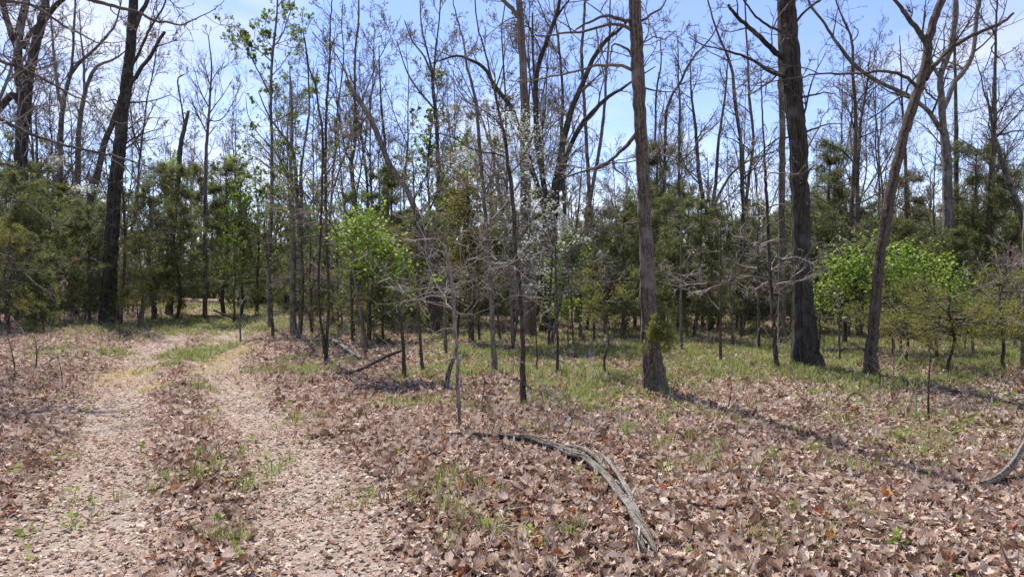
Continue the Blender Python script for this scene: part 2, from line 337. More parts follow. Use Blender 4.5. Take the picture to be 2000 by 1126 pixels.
DEF = dict(dens=1.6, L=1.5, ang=0.95, b=5, c=4, d=1.3, up=0.05, wig=0.16, zmin=2.0, rmin=0.0028, rs=0.5)
def crown_levels(rng, mb, paths, p, stop_tip=True):
    """side branches, shoots and twigs on the given stems; returns the batches of outer twigs"""
    A = []
    for q in paths:
        P = q[:, :3]; R = q[:, 3]; seg = np.linalg.norm(np.diff(P, axis=0), axis=1); s = np.r_[0, np.cumsum(seg)]
        ok = P[:, 2] > p['zmin']
        if ok.sum() < 2: continue
        s0 = s[ok][0]; n = rng.poisson(p['dens'] * (s[-1] - s0)); n = max(n, 1)
        t = rng.uniform(s0, s[-1], n); i = np.clip(np.searchsorted(s, t) - 1, 0, len(seg) - 1); f = ((t - s[i]) / np.maximum(seg[i], 1e-6))[:, None]
        p0 = P[i] * (1 - f) + P[i + 1] * f; T = nrm(P[i + 1] - P[i]); r = R[i]
        A.append((p0, T, r, np.full(n, 1.0 if p.get('even') else 0) + (0 if p.get('even') else 1) * (1.15 - 0.6 * (t - s0) / max(s[-1] - s0, .1))))
    if not A: return []
    p0 = np.concatenate([a[0] for a in A]); T = np.concatenate([a[1] for a in A]); r = np.concatenate([a[2] for a in A]); sc = np.concatenate([a[3] for a in A])
    n = len(p0); ln = p['L'] * sc * rng.uniform(0.35, 1.25, n)
    D = side_dir(rng, T, rng.normal(p['ang'], 0.22, n))
    if p.get('flat'): D[:, 2] *= 1 - p['flat']; D = nrm(D)
    r0 = np.minimum(r * p['rs'], 0.012 * ln + p['rmin'] * 1.5)
    P1 = grow(rng, p0, D, ln, 8, p['wig'], p['up'])
    R1 = r0[:, None] * np.linspace(1, 0.05, 8)[None] ** 0.9 + p['rmin'] * 0.6
    tubes(mb, P1, R1, 5, rng.random(n))
    P2, R2, l2 = spawn(rng, P1, R1, ln, p['b'], 0.2, 1, 0.75, 0.55, 6, p['wig'] * 1.15, p['up'], 0.6, p['rmin'])
    tubes(mb, P2, R2, 4, rng.random(len(P2)))
    P3, R3, l3 = spawn(rng, P2, R2, l2, p['c'], 0.15, 1, 0.75, 0.55, 5, p['wig'] * 1.2, p['up'], 0.6, p['rmin'] * 0.8)
    tubes(mb, P3, R3, 3, rng.random(len(P3)))
    out = [P1[:, 4:], P2[:, 2:], P3]
    if p['d']:
        P4, R4, l4 = spawn(rng, P3, R3, l3, p['d'], 0.15, 1, 0.75, 0.6, 4, p['wig'] * 1.2, p['up'], 0.6, p['rmin'] * 0.7)
        tubes(mb, P4, R4, 3, rng.random(len(P4))); out.append(P4)
    return out
def put_leaves(rng, mb, tw, per, ln, w, up=0.5, flat=False):
    for P in tw:
        if not len(P): continue
        pos, T = scatter_on(rng, P, per); n = len(pos)
        if not n: continue
        d = nrm(T * 0.6 + rng.normal(0, 0.7, (n, 3)) + np.array([0, 0, -0.15]))
        nm = nrm(rng.normal(0, 0.5, (n, 3)) + np.array([0, 0, up * 2]))
        l_ = ln * rng.uniform(0.6, 1.3, n)
        leaves(mb, pos, d, nm, l_, l_ * w, np.clip(rng.normal(0.5, 0.25, n), 0, 1))

HERO = []      # (words, photo x at eye level) of the trees others are located by
def traced_tree(name, label, cat, Y, stems, limbs=(), bk='grey', tw='twig', leaf=None, per=1.0, lsize=0.04, lw=0.35, seed=1, flare=1.0, mark=None, limb_twigs=True, group=None, flood=(), **kw):
    rng = np.random.default_rng(seed); p = dict(DEF); p.update(kw); p['dens'] *= 1.25
    p['rmin'] = max(p['rmin'], 0.00013 * Y)
    stems = [fill_w(s) for s in stems]; limbs = [fill_w(s) for s in limbs]
    b = at(stems[0][0][0], stems[0][0][1], Y); base = np.array([b[0], Y, float(gz(b[0], Y)) - 0.03])
    root = thing(name, label, cat, base, group)
    prev = None; paths = []; tb = MB(); step = 0.10 if Y < 15 else 0.22
    for j, s in enumerate(stems):
        w, px = path3(s, Y, rng, prev, rng.uniform(-0.10, 0.10) if j == 0 else rng.uniform(-0.35, 0.35))
        if j == 0: w[0, 2] = base[2]
        q = smooth_path(w, step); q[1:-1, :3] += rng.normal(0, 0.004, (len(q) - 2, 3)) * (1 + q[1:-1, 3:] * 6)
        k = int(np.clip(q[:, 3].max() * F / Y * 2.2, 7, 30))
        bark_tube(tb, q[:, :3], q[:, 3], k, rng, 0.055 if k > 12 else 0.05, 5 if (j == 0 and k > 12) else 0, 0.5)
        prev = px if prev is None else np.vstack([prev, px]); paths.append(q)
    link('trunk', tb.mesh('trunk', M[bk], base), root)
    lp = []
    for s in limbs:
        w, px = path3(s, Y, rng, prev, rng.uniform(-0.55, 0.55)); q = smooth_path(w, step)
        q[1:-1, :3] += rng.normal(0, 0.006, (len(q) - 2, 3))
        lb = MB(); bark_tube(lb, q[:, :3], q[:, 3], int(np.clip(q[:, 3].max() * F / Y * 2, 5, 14)), rng, 0.07)
        link('limb', lb.mesh('limb', M[bk], base), root)
        prev = np.vstack([prev, px]); lp.append(q)
    cb = MB(); tws = crown_levels(rng, cb, paths + (lp if limb_twigs else []), p)
    if cb.n: link('crown', cb.mesh('crown', M[tw], base), root)
    if leaf and tws:
        fb = MB(); put_leaves(rng, fb, tws, per, lsize, lw)
        if fb.n: link('foliage', fb.mesh('foliage', M[leaf], base), root)
    if mark: HERO.append((mark, float(np.interp(540, *zip(*sorted((a[1], a[0]) for a in stems[0]))))))
    return root, paths + lp

def gen_parts(seed, h, r, bk, tw, kind='bare', leaf=None, per=0.8, lsize=0.04, lw=0.35, forks=1, **kw):
    """one kind of grown tree standing at the origin: list of (part name, mesh)"""
    rng = np.random.default_rng(seed); p = dict(DEF); p.update(kw); res = []
    tb = MB(); paths = []
    n = max(6, int(h / 0.7)); z = np.linspace(0, h, n)
    wob = np.cumsum(rng.normal(0, kw.get('wob', 0.05), (n, 2)), 0); wob -= wob[0]
    rad = r * (1 - z / h) ** 0.75 * (1 + 0.5 * np.exp(-z / 0.25)) + 0.006
    q = smooth_path(np.c_[wob, z, rad], 0.4); bark_tube(tb, q[:, :3], q[:, 3], 8, rng, 0.05); paths.append(q)
    for _ in range(forks):
        i = int(len(q) * rng.uniform(0.25, 0.6)); ln = (h - q[i, 2]) * rng.uniform(0.55, 0.9)
        a = rng.uniform(0, 6.28); d = nrm(np.array([[math.cos(a) * 0.5, math.sin(a) * 0.5, 1.0]]))
        P = grow(rng, q[i:i + 1, :3], d, np.array([ln]), 9, 0.08, 0.06)[0]
        f = np.c_[P, q[i, 3] * 0.72 * np.linspace(1, 0.08, 9) + 0.004]; f = smooth_path(f, 0.5); bark_tube(tb, f[:, :3], f[:, 3], 7, rng, 0.05); paths.append(f)
    res.append(('trunk', tb.mesh('trunk', M[bk])))
    cb = MB(); tws = crown_levels(rng, cb, paths, p); res.append(('crown', cb.mesh('crown', M[tw])))
    if leaf:
        fb = MB(); put_leaves(rng, fb, tws, per, lsize, lw); res.append(('foliage', fb.mesh('foliage', M[leaf])))
    return res

def cedar_parts(seed, h, r, mt='cedar', dens=10, L=1.5, per=7, z0=0.5, droop=-0.02, taper=0.68, bl=0.125):
    """evergreen: straight trunk, level boughs, sprays of fine needles"""
    rng = np.random.default_rng(seed); tb = MB(); n = 10; z = np.linspace(0, h, n)
    wob = np.cumsum(rng.normal(0, 0.04, (n, 2)), 0); wob -= wob[0]
    q = smooth_path(np.c_[wob, z, r * (1 - z / h) ** 0.8 + 0.008], 0.3); bark_tube(tb, q[:, :3], q[:, 3], 8, rng, 0.07)
    m = int(dens * (h - z0)); t = rng.uniform(z0 / h, 0.98, m); zz = t * h
    p0 = np.stack([np.interp(zz, q[:, 2], q[:, 0]), np.interp(zz, q[:, 2], q[:, 1]), zz], 1)
    a = rng.uniform(0, 6.28, m); ln = L * (1.05 - taper * t) * rng.uniform(0.45, 1.2, m) * (0.75 + 0.5 * vnoise(a * 2, zz, 1.0))
    up = rng.normal(0.25, 0.2, m); D = nrm(np.stack([np.cos(a), np.sin(a), up], 1))
    P1 = grow(rng, p0, D, ln, 7, 0.10, droop); R1 = (0.006 + 0.008 * ln)[:, None] * np.linspace(1, 0.2, 7)[None]
    cb = MB(); tubes(cb, P1, R1, 4, rng.random(m))
    P2, R2, l2 = spawn(rng, P1, R1, ln, 8, 0.2, 1, 0.7, 0.42, 5, 0.13, 0.0, 0.5, 0.003); tubes(cb, P2, R2, 3, rng.random(len(P2)))
    P3, R3, l3 = spawn(rng, P2, R2, l2, 3.5, 0.1, 1, 0.6, 0.5, 4, 0.13, 0.0, 0.5, 0.002)
    fb = MB()
    for P, k in ((P2, per * 0.8), (P3, per), (P1[:, 4:], per)):
        pos, T = scatter_on(rng, P, k * 1.05, 0.05); n = len(pos); pos = pos + rng.normal(0, 0.03, (n, 3)); d = nrm(T + rng.normal(0, 0.65, (n, 3)) + np.array([0, 0, -0.05])); nm = nrm(rng.normal(0, 1, (n, 3)))
        l_ = bl * rng.uniform(0.5, 1.35, n); leaves(fb, pos, d, nm, l_, l_ * 0.045 + 0.003, np.clip(rng.normal(0.45, 0.24, n), 0, 1), 0.1)
    return [('trunk', tb.mesh('trunk', M['mid'])), ('crown', cb.mesh('crown', M['twigdark'])), ('foliage', fb.mesh('foliage', M[mt]))]

def place(parts, name, label, cat, x, y, rz=0.0, sc=1.0, lean=(0, 0), group=None, scz=None):
    o = thing(name, label, cat, (x, y, float(gz(x, y)) - 0.03), group); o.rotation_euler = (lean[0], lean[1], rz); o.scale = (sc, sc, scz or sc)
    for nm, me_ in parts: link(nm, me_, o)
    return o

# ------------------------------------------------------------------ the trees one can tell apart (traced in photo pixels: x, y, width)
T = traced_tree
T('oak_tree', 'brown flaky-barked oak with level limbs reaching left and a cedar sprig at its foot', 'tree', 9.9,
  [[(1279, 766, 54), (1277, 745, 47), (1272, 700, 41), (1268, 640, 34), (1265, 560, 30), (1260, 420, 27), (1253, 282, 25), (1246, 140, 26), (1239, 0, 24), (1232, -150, 20), (1225, -330, 10)]],
  [[(1230, 40, 9), (1213, 38), (1198, 33), (1185, 30), (1172, 34), (1160, 40), (1140, 47), (1126, 58, 4), (1115, 66, 2)],
   [(1232, 58, 8), (1213, 50), (1190, 48), (1163, 55), (1130, 63), (1095, 66), (1063, 72), (1037, 70), (1015, 76, 2)],
   [(1236, 137, 8), (1215, 129), (1190, 128), (1160, 129), (1135, 137), (1100, 145), (1063, 153), (1025, 160), (995, 158, 2)],
   [(1242, 262, 9), (1225, 284), (1210, 297), (1195, 312), (1175, 323), (1150, 333), (1120, 340), (1095, 350), (1063, 362, 2)],
   [(1197, 312, 5), (1201, 330), (1215, 341), (1236, 358, 2)],
   [(1240, 118, 6), (1231, 102), (1218, 91), (1200, 87), (1193, 99), (1191, 119), (1184, 135, 2)],
   [(1250, 42, 6), (1270, 28), (1288, 18), (1300, 3), (1310, -20, 2)],
   [(1250, 168, 5), (1268, 175), (1290, 178), (1310, 180), (1325, 175, 1.5)],
   [(1250, 90, 4), (1275, 72), (1300, 76), (1320, 60, 1.5)],
   [(1248, 434, 5), (1238, 435), (1227, 436), (1216, 439, 3)]],
  'brown', 'twig', 'bud', 0.5, 0.03, seed=11, mark='flaky brown oak', dens=0.9, L=1.2, zmin=3.0, b=4, c=3, d=1.5, wig=0.22, rmin=0.003)
T('oak_tree', 'thick dark-barked oak, broadest trunk of the right half, with a broken limb stub', 'tree', 12.1,
  [[(1575, 724, 70), (1571, 690, 54), (1570, 640, 47), (1567, 564, 40), (1564, 432, 36), (1559, 282, 36), (1551, 200, 36), (1543, 90, 38), (1536, 0, 35), (1528, -150, 28), (1520, -330, 14)]],
  [[(1530, 112, 13), (1510, 98), (1498, 85), (1471, 60), (1448, 40), (1436, 28), (1423, 9, 6)],
   [(1532, 150, 8), (1498, 136), (1471, 118), (1446, 108), (1421, 100), (1406, 95), (1376, 89), (1346, 73, 2)],
   [(1532, 66, 6), (1498, 48), (1476, 33), (1456, 5), (1440, -20, 3)],
   [(1560, 192, 5), (1585, 186), (1608, 181), (1630, 184, 2)],
   [(1566, 262, 5), (1595, 250), (1620, 242), (1650, 243, 1.5)],
   [(1550, 48, 6), (1572, 22), (1600, 2), (1620, -20, 3)],
   [(1552, 270, 4), (1530, 268), (1505, 280), (1485, 300), (1470, 310, 1.5)]],
  'dark', 'twigdark', 'bud', 0.5, 0.03, seed=12, mark='thick dark oak', dens=1.0, L=1.3, zmin=3.2, b=4, c=3, d=1.5, wig=0.2)
T('leaning_tree', 'mossy reddish-barked tree leaning right, forked high up with a long broken side limb', 'tree', 10.7,
  [[(1701, 748, 36), (1700, 690, 25), (1706, 640, 21), (1714, 540, 19), (1721, 480, 20), (1732, 425, 21), (1740, 370, 20), (1761, 282, 18), (1777, 225, 20), (1794, 175, 18), (1808, 125, 17), (1813, 80, 17), (1825, 37, 15), (1838, 0, 15), (1860, -80, 12), (1880, -200, 6)]],
  [[(1808, 155, 11), (1823, 130), (1843, 108), (1866, 88), (1901, 68), (1936, 53), (1966, 38), (1979, 26, 5)],
   [(1936, 55, 4), (1943, 65), (1945, 80), (1937, 92), (1944, 108), (1958, 118), (1966, 140, 1.5)],
   [(1808, 82, 12), (1795, 62), (1773, 35), (1760, 15), (1748, 0), (1725, -14, 5)],
   [(1791, 170, 8), (1773, 153), (1753, 144), (1723, 139), (1688, 143), (1640, 144), (1600, 145), (1550, 153), (1500, 161), (1470, 165, 1.5)],
   [(1803, 66, 4), (1804, 45), (1807, 15, 1.5)],
   [(1718, 577, 3), (1735, 590), (1750, 605), (1760, 617, 1.5)]],
  'red', 'twigdark', None, seed=13, mark='leaning tree', dens=0.9, L=1.2, zmin=3.3, b=5, c=4, d=1.0, rmin=0.003)
T('forked_tree', 'grey tree forking into two upright stems behind the leaning tree', 'tree', 19.5,
  [[(1856, 655, 25), (1855, 560, 21), (1852, 450, 21), (1851, 390, 19), (1848, 300, 18), (1842, 250, 14), (1839, 208, 13), (1837, 150, 11), (1846, 125, 10), (1856, 95, 10), (1862, 63, 10), (1866, 25, 11), (1866, 0, 10), (1868, -90, 6)],
   [(1841, 215, 11), (1849, 198, 10), (1856, 180, 10), (1863, 160, 10), (1876, 148, 9), (1891, 125, 9), (1901, 100, 8), (1904, 63, 8), (1908, 25, 8), (1911, 0, 8), (1916, -80, 4)],
   [(1838, 152, 8), (1828, 140, 7), (1818, 116, 5)],
   [(1838, 255, 10), (1816, 220, 9), (1796, 203, 9), (1778, 189, 9), (1738, 170, 8), (1695, 148, 8), (1665, 123, 8), (1643, 95, 7), (1623, 68, 6), (1605, 38, 5), (1585, 15, 5), (1575, -10, 4)]],
  (), 'grey', 'twigdark', 'bud', 0.3, seed=14, mark='forked grey tree', dens=1.0, L=1.9, zmin=4.0, b=5, c=4)
T('straight_tree', 'straight thin trunk hugging the right side of the forked grey tree', 'tree', 21,
  [[(1870, 645, 12), (1868, 540, 10), (1867, 400, 10), (1868, 282, 9), (1866, 160, 6), (1864, 60, 5), (1868, -80, 3)]], (), 'grey', 'twigdark', None, seed=15, dens=1.0, L=1.4, zmin=4.5)
T('straight_tree', 'rough upright trunk at far right with upswept limbs', 'tree', 20,
  [[(1926, 650, 15), (1929, 500, 11), (1934, 400, 10), (1939, 300, 10), (1943, 225, 8), (1943, 175, 7), (1944, 110, 5), (1946, 40, 4), (1950, -60, 2)]], [[(1941, 262, 5), (1960, 262), (1985, 255), (2010, 258, 2)], [(1942, 220, 4), (1925, 190), (1915, 150), (1905, 110, 1.5)], [(1943, 226, 4), (1965, 200), (1985, 175), (2005, 160, 1.5)]],
  'mid', 'twigdark', 'budred', 0.3, seed=16, mark='far right trunk', dens=1.6, L=1.8, zmin=3.5, b=6, c=4)
T('leaning_tree', 'dark slanting trunk at the right edge leaning left across the far right trunk', 'tree', 17,
  [[(2030, 690, 13), (2012, 540, 11), (1991, 412, 10), (1971, 357, 10), (1958, 320, 9), (1947, 280, 8), (1936, 230, 6), (1927, 180, 3)]], (), 'mid', 'twigdark', None, seed=17, dens=1.2, L=1.3, zmin=3)
T('forked_tree', 'slim dark pair of stems rising together left of the leaning tree', 'tree', 19,
  [[(1656, 658, 10), (1658, 495, 8), (1663, 407, 8), (1671, 282, 8), (1670, 212, 7), (1666, 150, 6), (1664, 82, 5), (1653, 50, 4), (1635, 8, 3), (1620, -40, 2)],
   [(1676, 656, 10), (1675, 490, 9), (1674, 400, 9), (1674, 320, 8), (1678, 262, 6), (1685, 212, 5), (1693, 170, 4), (1700, 100, 2)],
   [(1664, 82, 3), (1674, 70, 3), (1676, 58, 2), (1665, 52, 1.5)]], (), 'mid', 'twigdark', 'bud', 0.4, seed=18, mark='dark pair of stems', dens=1.8, L=1.7, zmin=3, b=6, c=4)
T('straight_tree', 'thin dark straight trunk between leaning tree and forked grey tree', 'tree', 22,
  [[(1776, 640, 9), (1775, 490, 8), (1770, 400, 7), (1768, 307, 6), (1762, 200, 4), (1760, 130, 3), (1757, 70, 1.5)]], (), 'mid', 'twigdark', 'bud', 0.3, seed=19, dens=1.6, L=1.3, zmin=3)
T('straight_tree', 'straight grey trunk touching the left edge of the thick dark oak', 'tree', 16.5,
  [[(1526, 674, 16), (1527, 560, 14), (1527, 400, 13), (1528, 282, 13), (1526, 200, 11), (1524, 120, 10), (1522, 0, 8), (1520, -120, 4)]], (), 'brown', 'twig', 'bud', 0.5, seed=20, dens=0.9, L=1.3, zmin=4.2)
T('sapling', 'thin grey sapling in front of the grassy strip just left of the thick dark oak', 'sapling', 11.8,
  [[(1517, 728, 12), (1511, 640, 9), (1505, 549, 8), (1502, 507, 8), (1499, 421, 7), (1495, 350, 6), (1492, 282, 4), (1488, 200, 3), (1486, 130, 1.5)]],
  [[(1504, 548, 4), (1485, 541), (1468, 540), (1448, 544), (1425, 554), (1395, 552), (1363, 550), (1320, 551), (1286, 552, 1.3)], [(1504, 570, 3), (1525, 577), (1545, 582), (1570, 580), (1600, 572), (1620, 566, 1)], [(1500, 500, 3), (1540, 508), (1580, 508), (1620, 502), (1660, 490, 1)]],
  'mid', 'twigpale', 'bud', 0.3, seed=21, dens=2.2, L=0.9, zmin=1.2, b=4, c=3, flat=0.5, wig=0.25)
T('forked_tree', 'slender trunk splitting in a narrow V two trunks left of the thick dark oak', 'tree', 18.5,
  [[(1449, 668, 11), (1448, 564, 10), (1450, 457, 10), (1453, 407, 9), (1451, 382, 9), (1447, 282, 8), (1441, 238, 7), (1433, 175, 7), (1431, 145, 6), (1421, 110, 5), (1400, 60, 4), (1385, 10, 3), (1375, -40, 2)],
   [(1454, 410, 7), (1457, 395, 7), (1463, 345, 7), (1471, 282, 6), (1468, 225, 5), (1463, 175, 5), (1461, 120, 4), (1458, 75, 4), (1455, 0, 3), (1452, -60, 2)]],
  (), 'mid', 'twigdark', 'bud', 0.5, seed=22, mark='narrow V tree', dens=1.6, L=1.6, zmin=3, b=5, c=4)
T('forked_tree', 'dark rough trunk dividing low into curved stems right of the flaky brown oak', 'tree', 20,
  [[(1388, 652, 13), (1387, 532, 12), (1386, 422, 11), (1376, 402, 9), (1366, 345, 8), (1361, 282, 7), (1356, 230, 6), (1350, 180, 4), (1348, 120, 2)],
   [(1387, 425, 9), (1391, 402, 8), (1398, 357, 7), (1403, 282, 6), (1410, 230, 5), (1418, 170, 4), (1422, 110, 2)],
   [(1386, 430, 6), (1402, 385, 6), (1428, 340, 5), (1460, 315, 4), (1500, 300, 3), (1530, 288, 2)]],
  (), 'mid', 'twigdark', 'bud', 0.4, seed=23, dens=1.7, L=1.5, zmin=2.8, b=5, c=4)
T('curved_tree', 'slim trunk curving up to the right behind the flaky brown oak', 'tree', 24,
  [[(1296, 640, 9), (1297, 480, 8), (1298, 340, 7), (1300, 250, 6), (1303, 213, 6), (1313, 185, 5), (1328, 163, 5), (1343, 130, 5), (1361, 105, 4), (1391, 70, 3), (1410, 30, 2)],
   [(1279, 275, 4), (1281, 200, 4), (1284, 163, 4), (1291, 125, 3), (1290, 75, 2)]], (), 'mid', 'twigdark', 'bud', 0.5, seed=24, dens=1.6, L=1.6, zmin=4)
T('straight_tree', 'thin pole-straight tree first right of the flaky brown oak', 'tree', 23,
  [[(1330, 638, 7), (1328, 500, 6), (1327, 422, 6), (1326, 282, 5), (1328, 200, 4), (1325, 150, 3), (1324, 70, 2)]], (), 'mid', 'twigdark', 'bud', 0.6, seed=25, dens=2.0, L=1.3, zmin=4)
T('oak_tree', 'large dark oak spreading into many stems behind the white flowering dogwood', 'tree', 20,
  [[(1074, 660, 40), (1075, 600, 31), (1076, 500, 28), (1076, 432, 27), (1083, 402, 19), (1086, 357, 17), (1093, 320, 15), (1100, 275, 14), (1110, 238, 13), (1118, 208, 12), (1133, 175, 11), (1148, 140, 10), (1163, 108, 9), (1185, 78, 8), (1213, 55, 6), (1240, 20, 4), (1255, -30, 2)],
   [(1090, 372, 12), (1097, 345, 11), (1105, 312, 10), (1120, 272, 10), (1140, 238, 10), (1163, 213, 9), (1190, 188, 8), (1213, 175, 6), (1240, 155, 4), (1280, 130, 2)],
   [(1073, 425, 15), (1063, 370, 12), (1058, 332, 12), (1050, 290, 12), (1047, 238, 11), (1046, 200, 11), (1046, 163, 10), (1051, 130, 10), (1065, 88, 10), (1078, 52, 9), (1088, 25, 8), (1093, 0, 7), (1100, -60, 4)],
   [(1080, 48, 6), (1095, 22, 5), (1110, 2, 4), (1120, -25, 3)],
   [(1068, 425, 12), (1045, 350, 10), (1028, 290, 10), (1012, 245, 9), (998, 210, 9), (976, 180, 9), (961, 160, 8), (951, 140, 8), (936, 125, 7), (913, 115, 6), (891, 109, 5), (861, 118, 3), (840, 125, 2)],
   [(1046, 175, 5), (1042, 130, 5), (1040, 75, 4), (1040, 25, 4)],
   [(1100, 350, 5), (1115, 335, 4), (1122, 327, 3)]],
  (), 'dark', 'twigdark', 'bud', 0.5, seed=26, mark='many-stemmed dark oak', dens=1.1, L=2.0, zmin=4, b=5, c=4)
T('straight_tree', 'pale brown tall trunk rising through the white dogwood blossom', 'tree', 19,
  [[(1037, 662, 27), (1034, 600, 21), (1029, 520, 20), (1026, 420, 20), (1025, 282, 19), (1024, 200, 17), (1021, 125, 15), (1018, 62, 15), (1014, 0, 13), (1010, -100, 9), (1006, -200, 4)],
   [(1018, 45, 9), (1009, 28, 9), (1000, 17, 9), (988, 6, 8), (975, -12, 7), (960, -60, 4)]],
  [[(1024, 50, 3), (1045, 58), (1060, 75, 1.5)]], 'brown', 'twig', 'bud', 0.5, seed=27, mark='pale brown trunk', dens=0.7, L=1.6, zmin=5.5)
T('sapling', 'tall wavy reddish sapling standing nearest to camera at the middle of the clearing', 'sapling', 9.0,
  [[(1023, 786, 14), (1021, 690, 10), (1019, 615, 9), (1014, 560, 9), (1008, 500, 8), (1003, 420, 8), (998, 355, 8), (991, 309, 7), (986, 267, 6), (977, 227, 5), (966, 178, 5), (952, 121, 4), (934, 53, 3), (927, 0, 2.5), (920, -60, 1.5)]],
  [[(986, 306, 4), (959, 297), (938, 297), (917, 288), (881, 267), (856, 261), (825, 262), (790, 258, 1.5)], [(977, 242, 3), (951, 220), (926, 200), (901, 170), (886, 145), (870, 110, 1)],
   [(1021, 622, 3), (1050, 597), (1075, 570), (1089, 552, 1.2)], [(1010, 517, 4.5), (980, 506), (963, 513), (934, 535), (906, 544), (881, 545), (842, 552), (803, 542, 1.5)],
   [(985, 512, 3), (960, 545), (935, 563), (915, 585, 1.2)], [(999, 370, 3), (980, 360), (955, 380), (920, 392), (885, 400), (850, 420), (815, 425, 1)],
   [(1012, 545, 3), (1035, 535), (1060, 548), (1085, 540, 1.2)], [(1019, 600, 2.5), (990, 592), (965, 600), (940, 590, 1)], [(996, 340, 3), (1015, 320), (1030, 290), (1050, 270, 1)]],
  'red', 'twig', 'olive', 0.35, 0.03, seed=28, mark='wavy reddish sapling', dens=2.6, L=0.8, zmin=1.3, b=4, c=3, wig=0.24, flat=0.3, rmin=0.0022)
T('sapling', 'thin pale grey sapling with bare downcurved twigs standing left of the big fallen branch', 'sapling', 7.35,
  [[(899, 840, 8), (894, 740, 7), (892, 690, 7), (889, 640, 7), (886, 590, 6.5), (881, 545, 6), (875, 510, 5), (871, 485, 4), (862, 474, 3), (856, 462, 2)]],
  [[(888, 604, 3), (863, 590), (826, 588), (801, 580), (781, 568, 1)], [(888, 606, 3), (905, 612), (926, 613), (951, 603), (976, 590), (1000, 577, 1)], [(884, 570, 2.5), (855, 560), (825, 563), (790, 568), (760, 560, 1)],
   [(884, 565, 2.5), (905, 552), (930, 545), (955, 528), (985, 520, 1)], [(892, 640, 2.5), (870, 640), (850, 648), (835, 640, 1)], [(878, 528, 2.5), (850, 520), (820, 500), (795, 495), (765, 480, 1)],
   [(892, 697, 3), (875, 702), (855, 712), (835, 722), (820, 730, 1)], [(893, 700, 3), (905, 698), (915, 680, 1)], [(880, 540, 2), (900, 525), (915, 500), (940, 488, 1)], [(875, 505, 2), (890, 480), (900, 450, 1)]],
  'pale', 'twigpale', None, seed=29, mark='pale grey sapling', dens=3.6, L=0.85, zmin=0.95, b=3.5, c=2, d=0, wig=0.2, flat=0.4, rmin=0.0016)
T('straight_tree', 'mottled grey young trunk in the leaf litter right of the pale grey sapling', 'tree', 11.9,
  [[(967, 728, 14), (963, 665, 10), (961, 615, 10), (957, 550, 9), (953, 480, 9), (948, 421, 8), (943, 357, 8), (937, 290, 8), (931, 213, 7), (921, 163, 6), (911, 125, 5), (906, 88, 4), (893, 38, 3), (883, -10, 2)]],
  [[(945, 395, 4), (915, 360), (885, 330), (855, 320), (825, 310, 1.3)], [(930, 210, 3), (905, 190), (880, 150), (860, 120, 1.3)]], 'grey', 'twig', 'bud', 0.5, seed=30, mark='mottled grey trunk', dens=2.0, L=1.0, zmin=2.0, b=4, c=3)
T('sapling', 'dark slender trunk carrying the bright green vine on its bent top', 'sapling', 11.4,
  [[(789, 735, 10), (787, 665, 7), (783, 628, 7), (778, 578, 7), (770, 540, 7), (757, 505, 6), (742, 475, 5), (722, 450, 5), (700, 437, 4), (680, 440, 2)]], (), 'red', 'twig', None, seed=31, mark='vine-topped sapling', dens=1.2, L=0.9, zmin=1.3)
T('sapling', 'straight brown sapling between vine-topped sapling and pale grey sapling', 'sapling', 11.9,
  [[(826, 728, 8), (821, 665, 6), (818, 613, 6), (816, 560, 5), (814, 500, 5), (812, 430, 4), (808, 360, 3), (806, 300, 1.5)]], (), 'red', 'twig', 'bud', 0.4, seed=32, dens=3.5, L=0.9, zmin=1.2, b=4, c=3, flat=0.4)
T('forked_tree', 'twin thin stems crossing a grey fallen log beside the track', 'tree', 13.6,
  [[(637, 702, 9), (640, 640, 6), (642, 590, 6), (641, 540, 6), (637, 432, 6), (636, 282, 6), (638, 213, 5), (640, 175, 5), (644, 113, 4), (645, 50, 3), (650, -10, 2)],
   [(634, 690, 8), (631, 655, 7), (626, 628, 5), (623, 600, 5), (622, 540, 5), (627, 432, 5), (631, 282, 5), (623, 213, 4), (615, 163, 4), (605, 138, 3), (598, 100, 3), (592, 60, 2)]],
  (), 'red', 'twig', 'spring', 0.5, 0.045, 0.45, seed=33, mark='twin stems by the track', dens=2.4, L=1.0, zmin=1.5, b=4, c=3)
T('forked_tree', 'grey tree by the track forking into yellow-green leafy uprights', 'tree', 17.0,
  [[(583, 668, 12), (588, 615, 9), (590, 560, 9), (589, 507, 9), (583, 432, 8), (579, 357, 8), (575, 307, 7), (565, 280, 5), (540, 249, 4), (520, 215, 3), (505, 180, 2)],
   [(588, 460, 8), (588, 400, 8), (588, 332, 7), (592, 300, 5), (600, 249, 5), (604, 200, 4), (600, 120, 3), (592, 60, 2)]],
  (), 'mid', 'twig', 'spring', 1.6, 0.055, 0.45, seed=34, mark='forked leafy tree by the track', dens=2.0, L=1.1, zmin=2.2, b=5, c=3)
T('straight_tree', 'short-barked grey trunk standing just behind the forked leafy tree by the track', 'tree', 19.6,
  [[(573, 655, 14), (572, 590, 12), (573, 500, 10), (571, 400, 9), (568, 320, 7), (570, 220, 5), (566, 130, 2)]], (), 'grey', 'twig', 'spring', 0.8, 0.05, seed=35, dens=1.4, L=1.2, zmin=2.5)
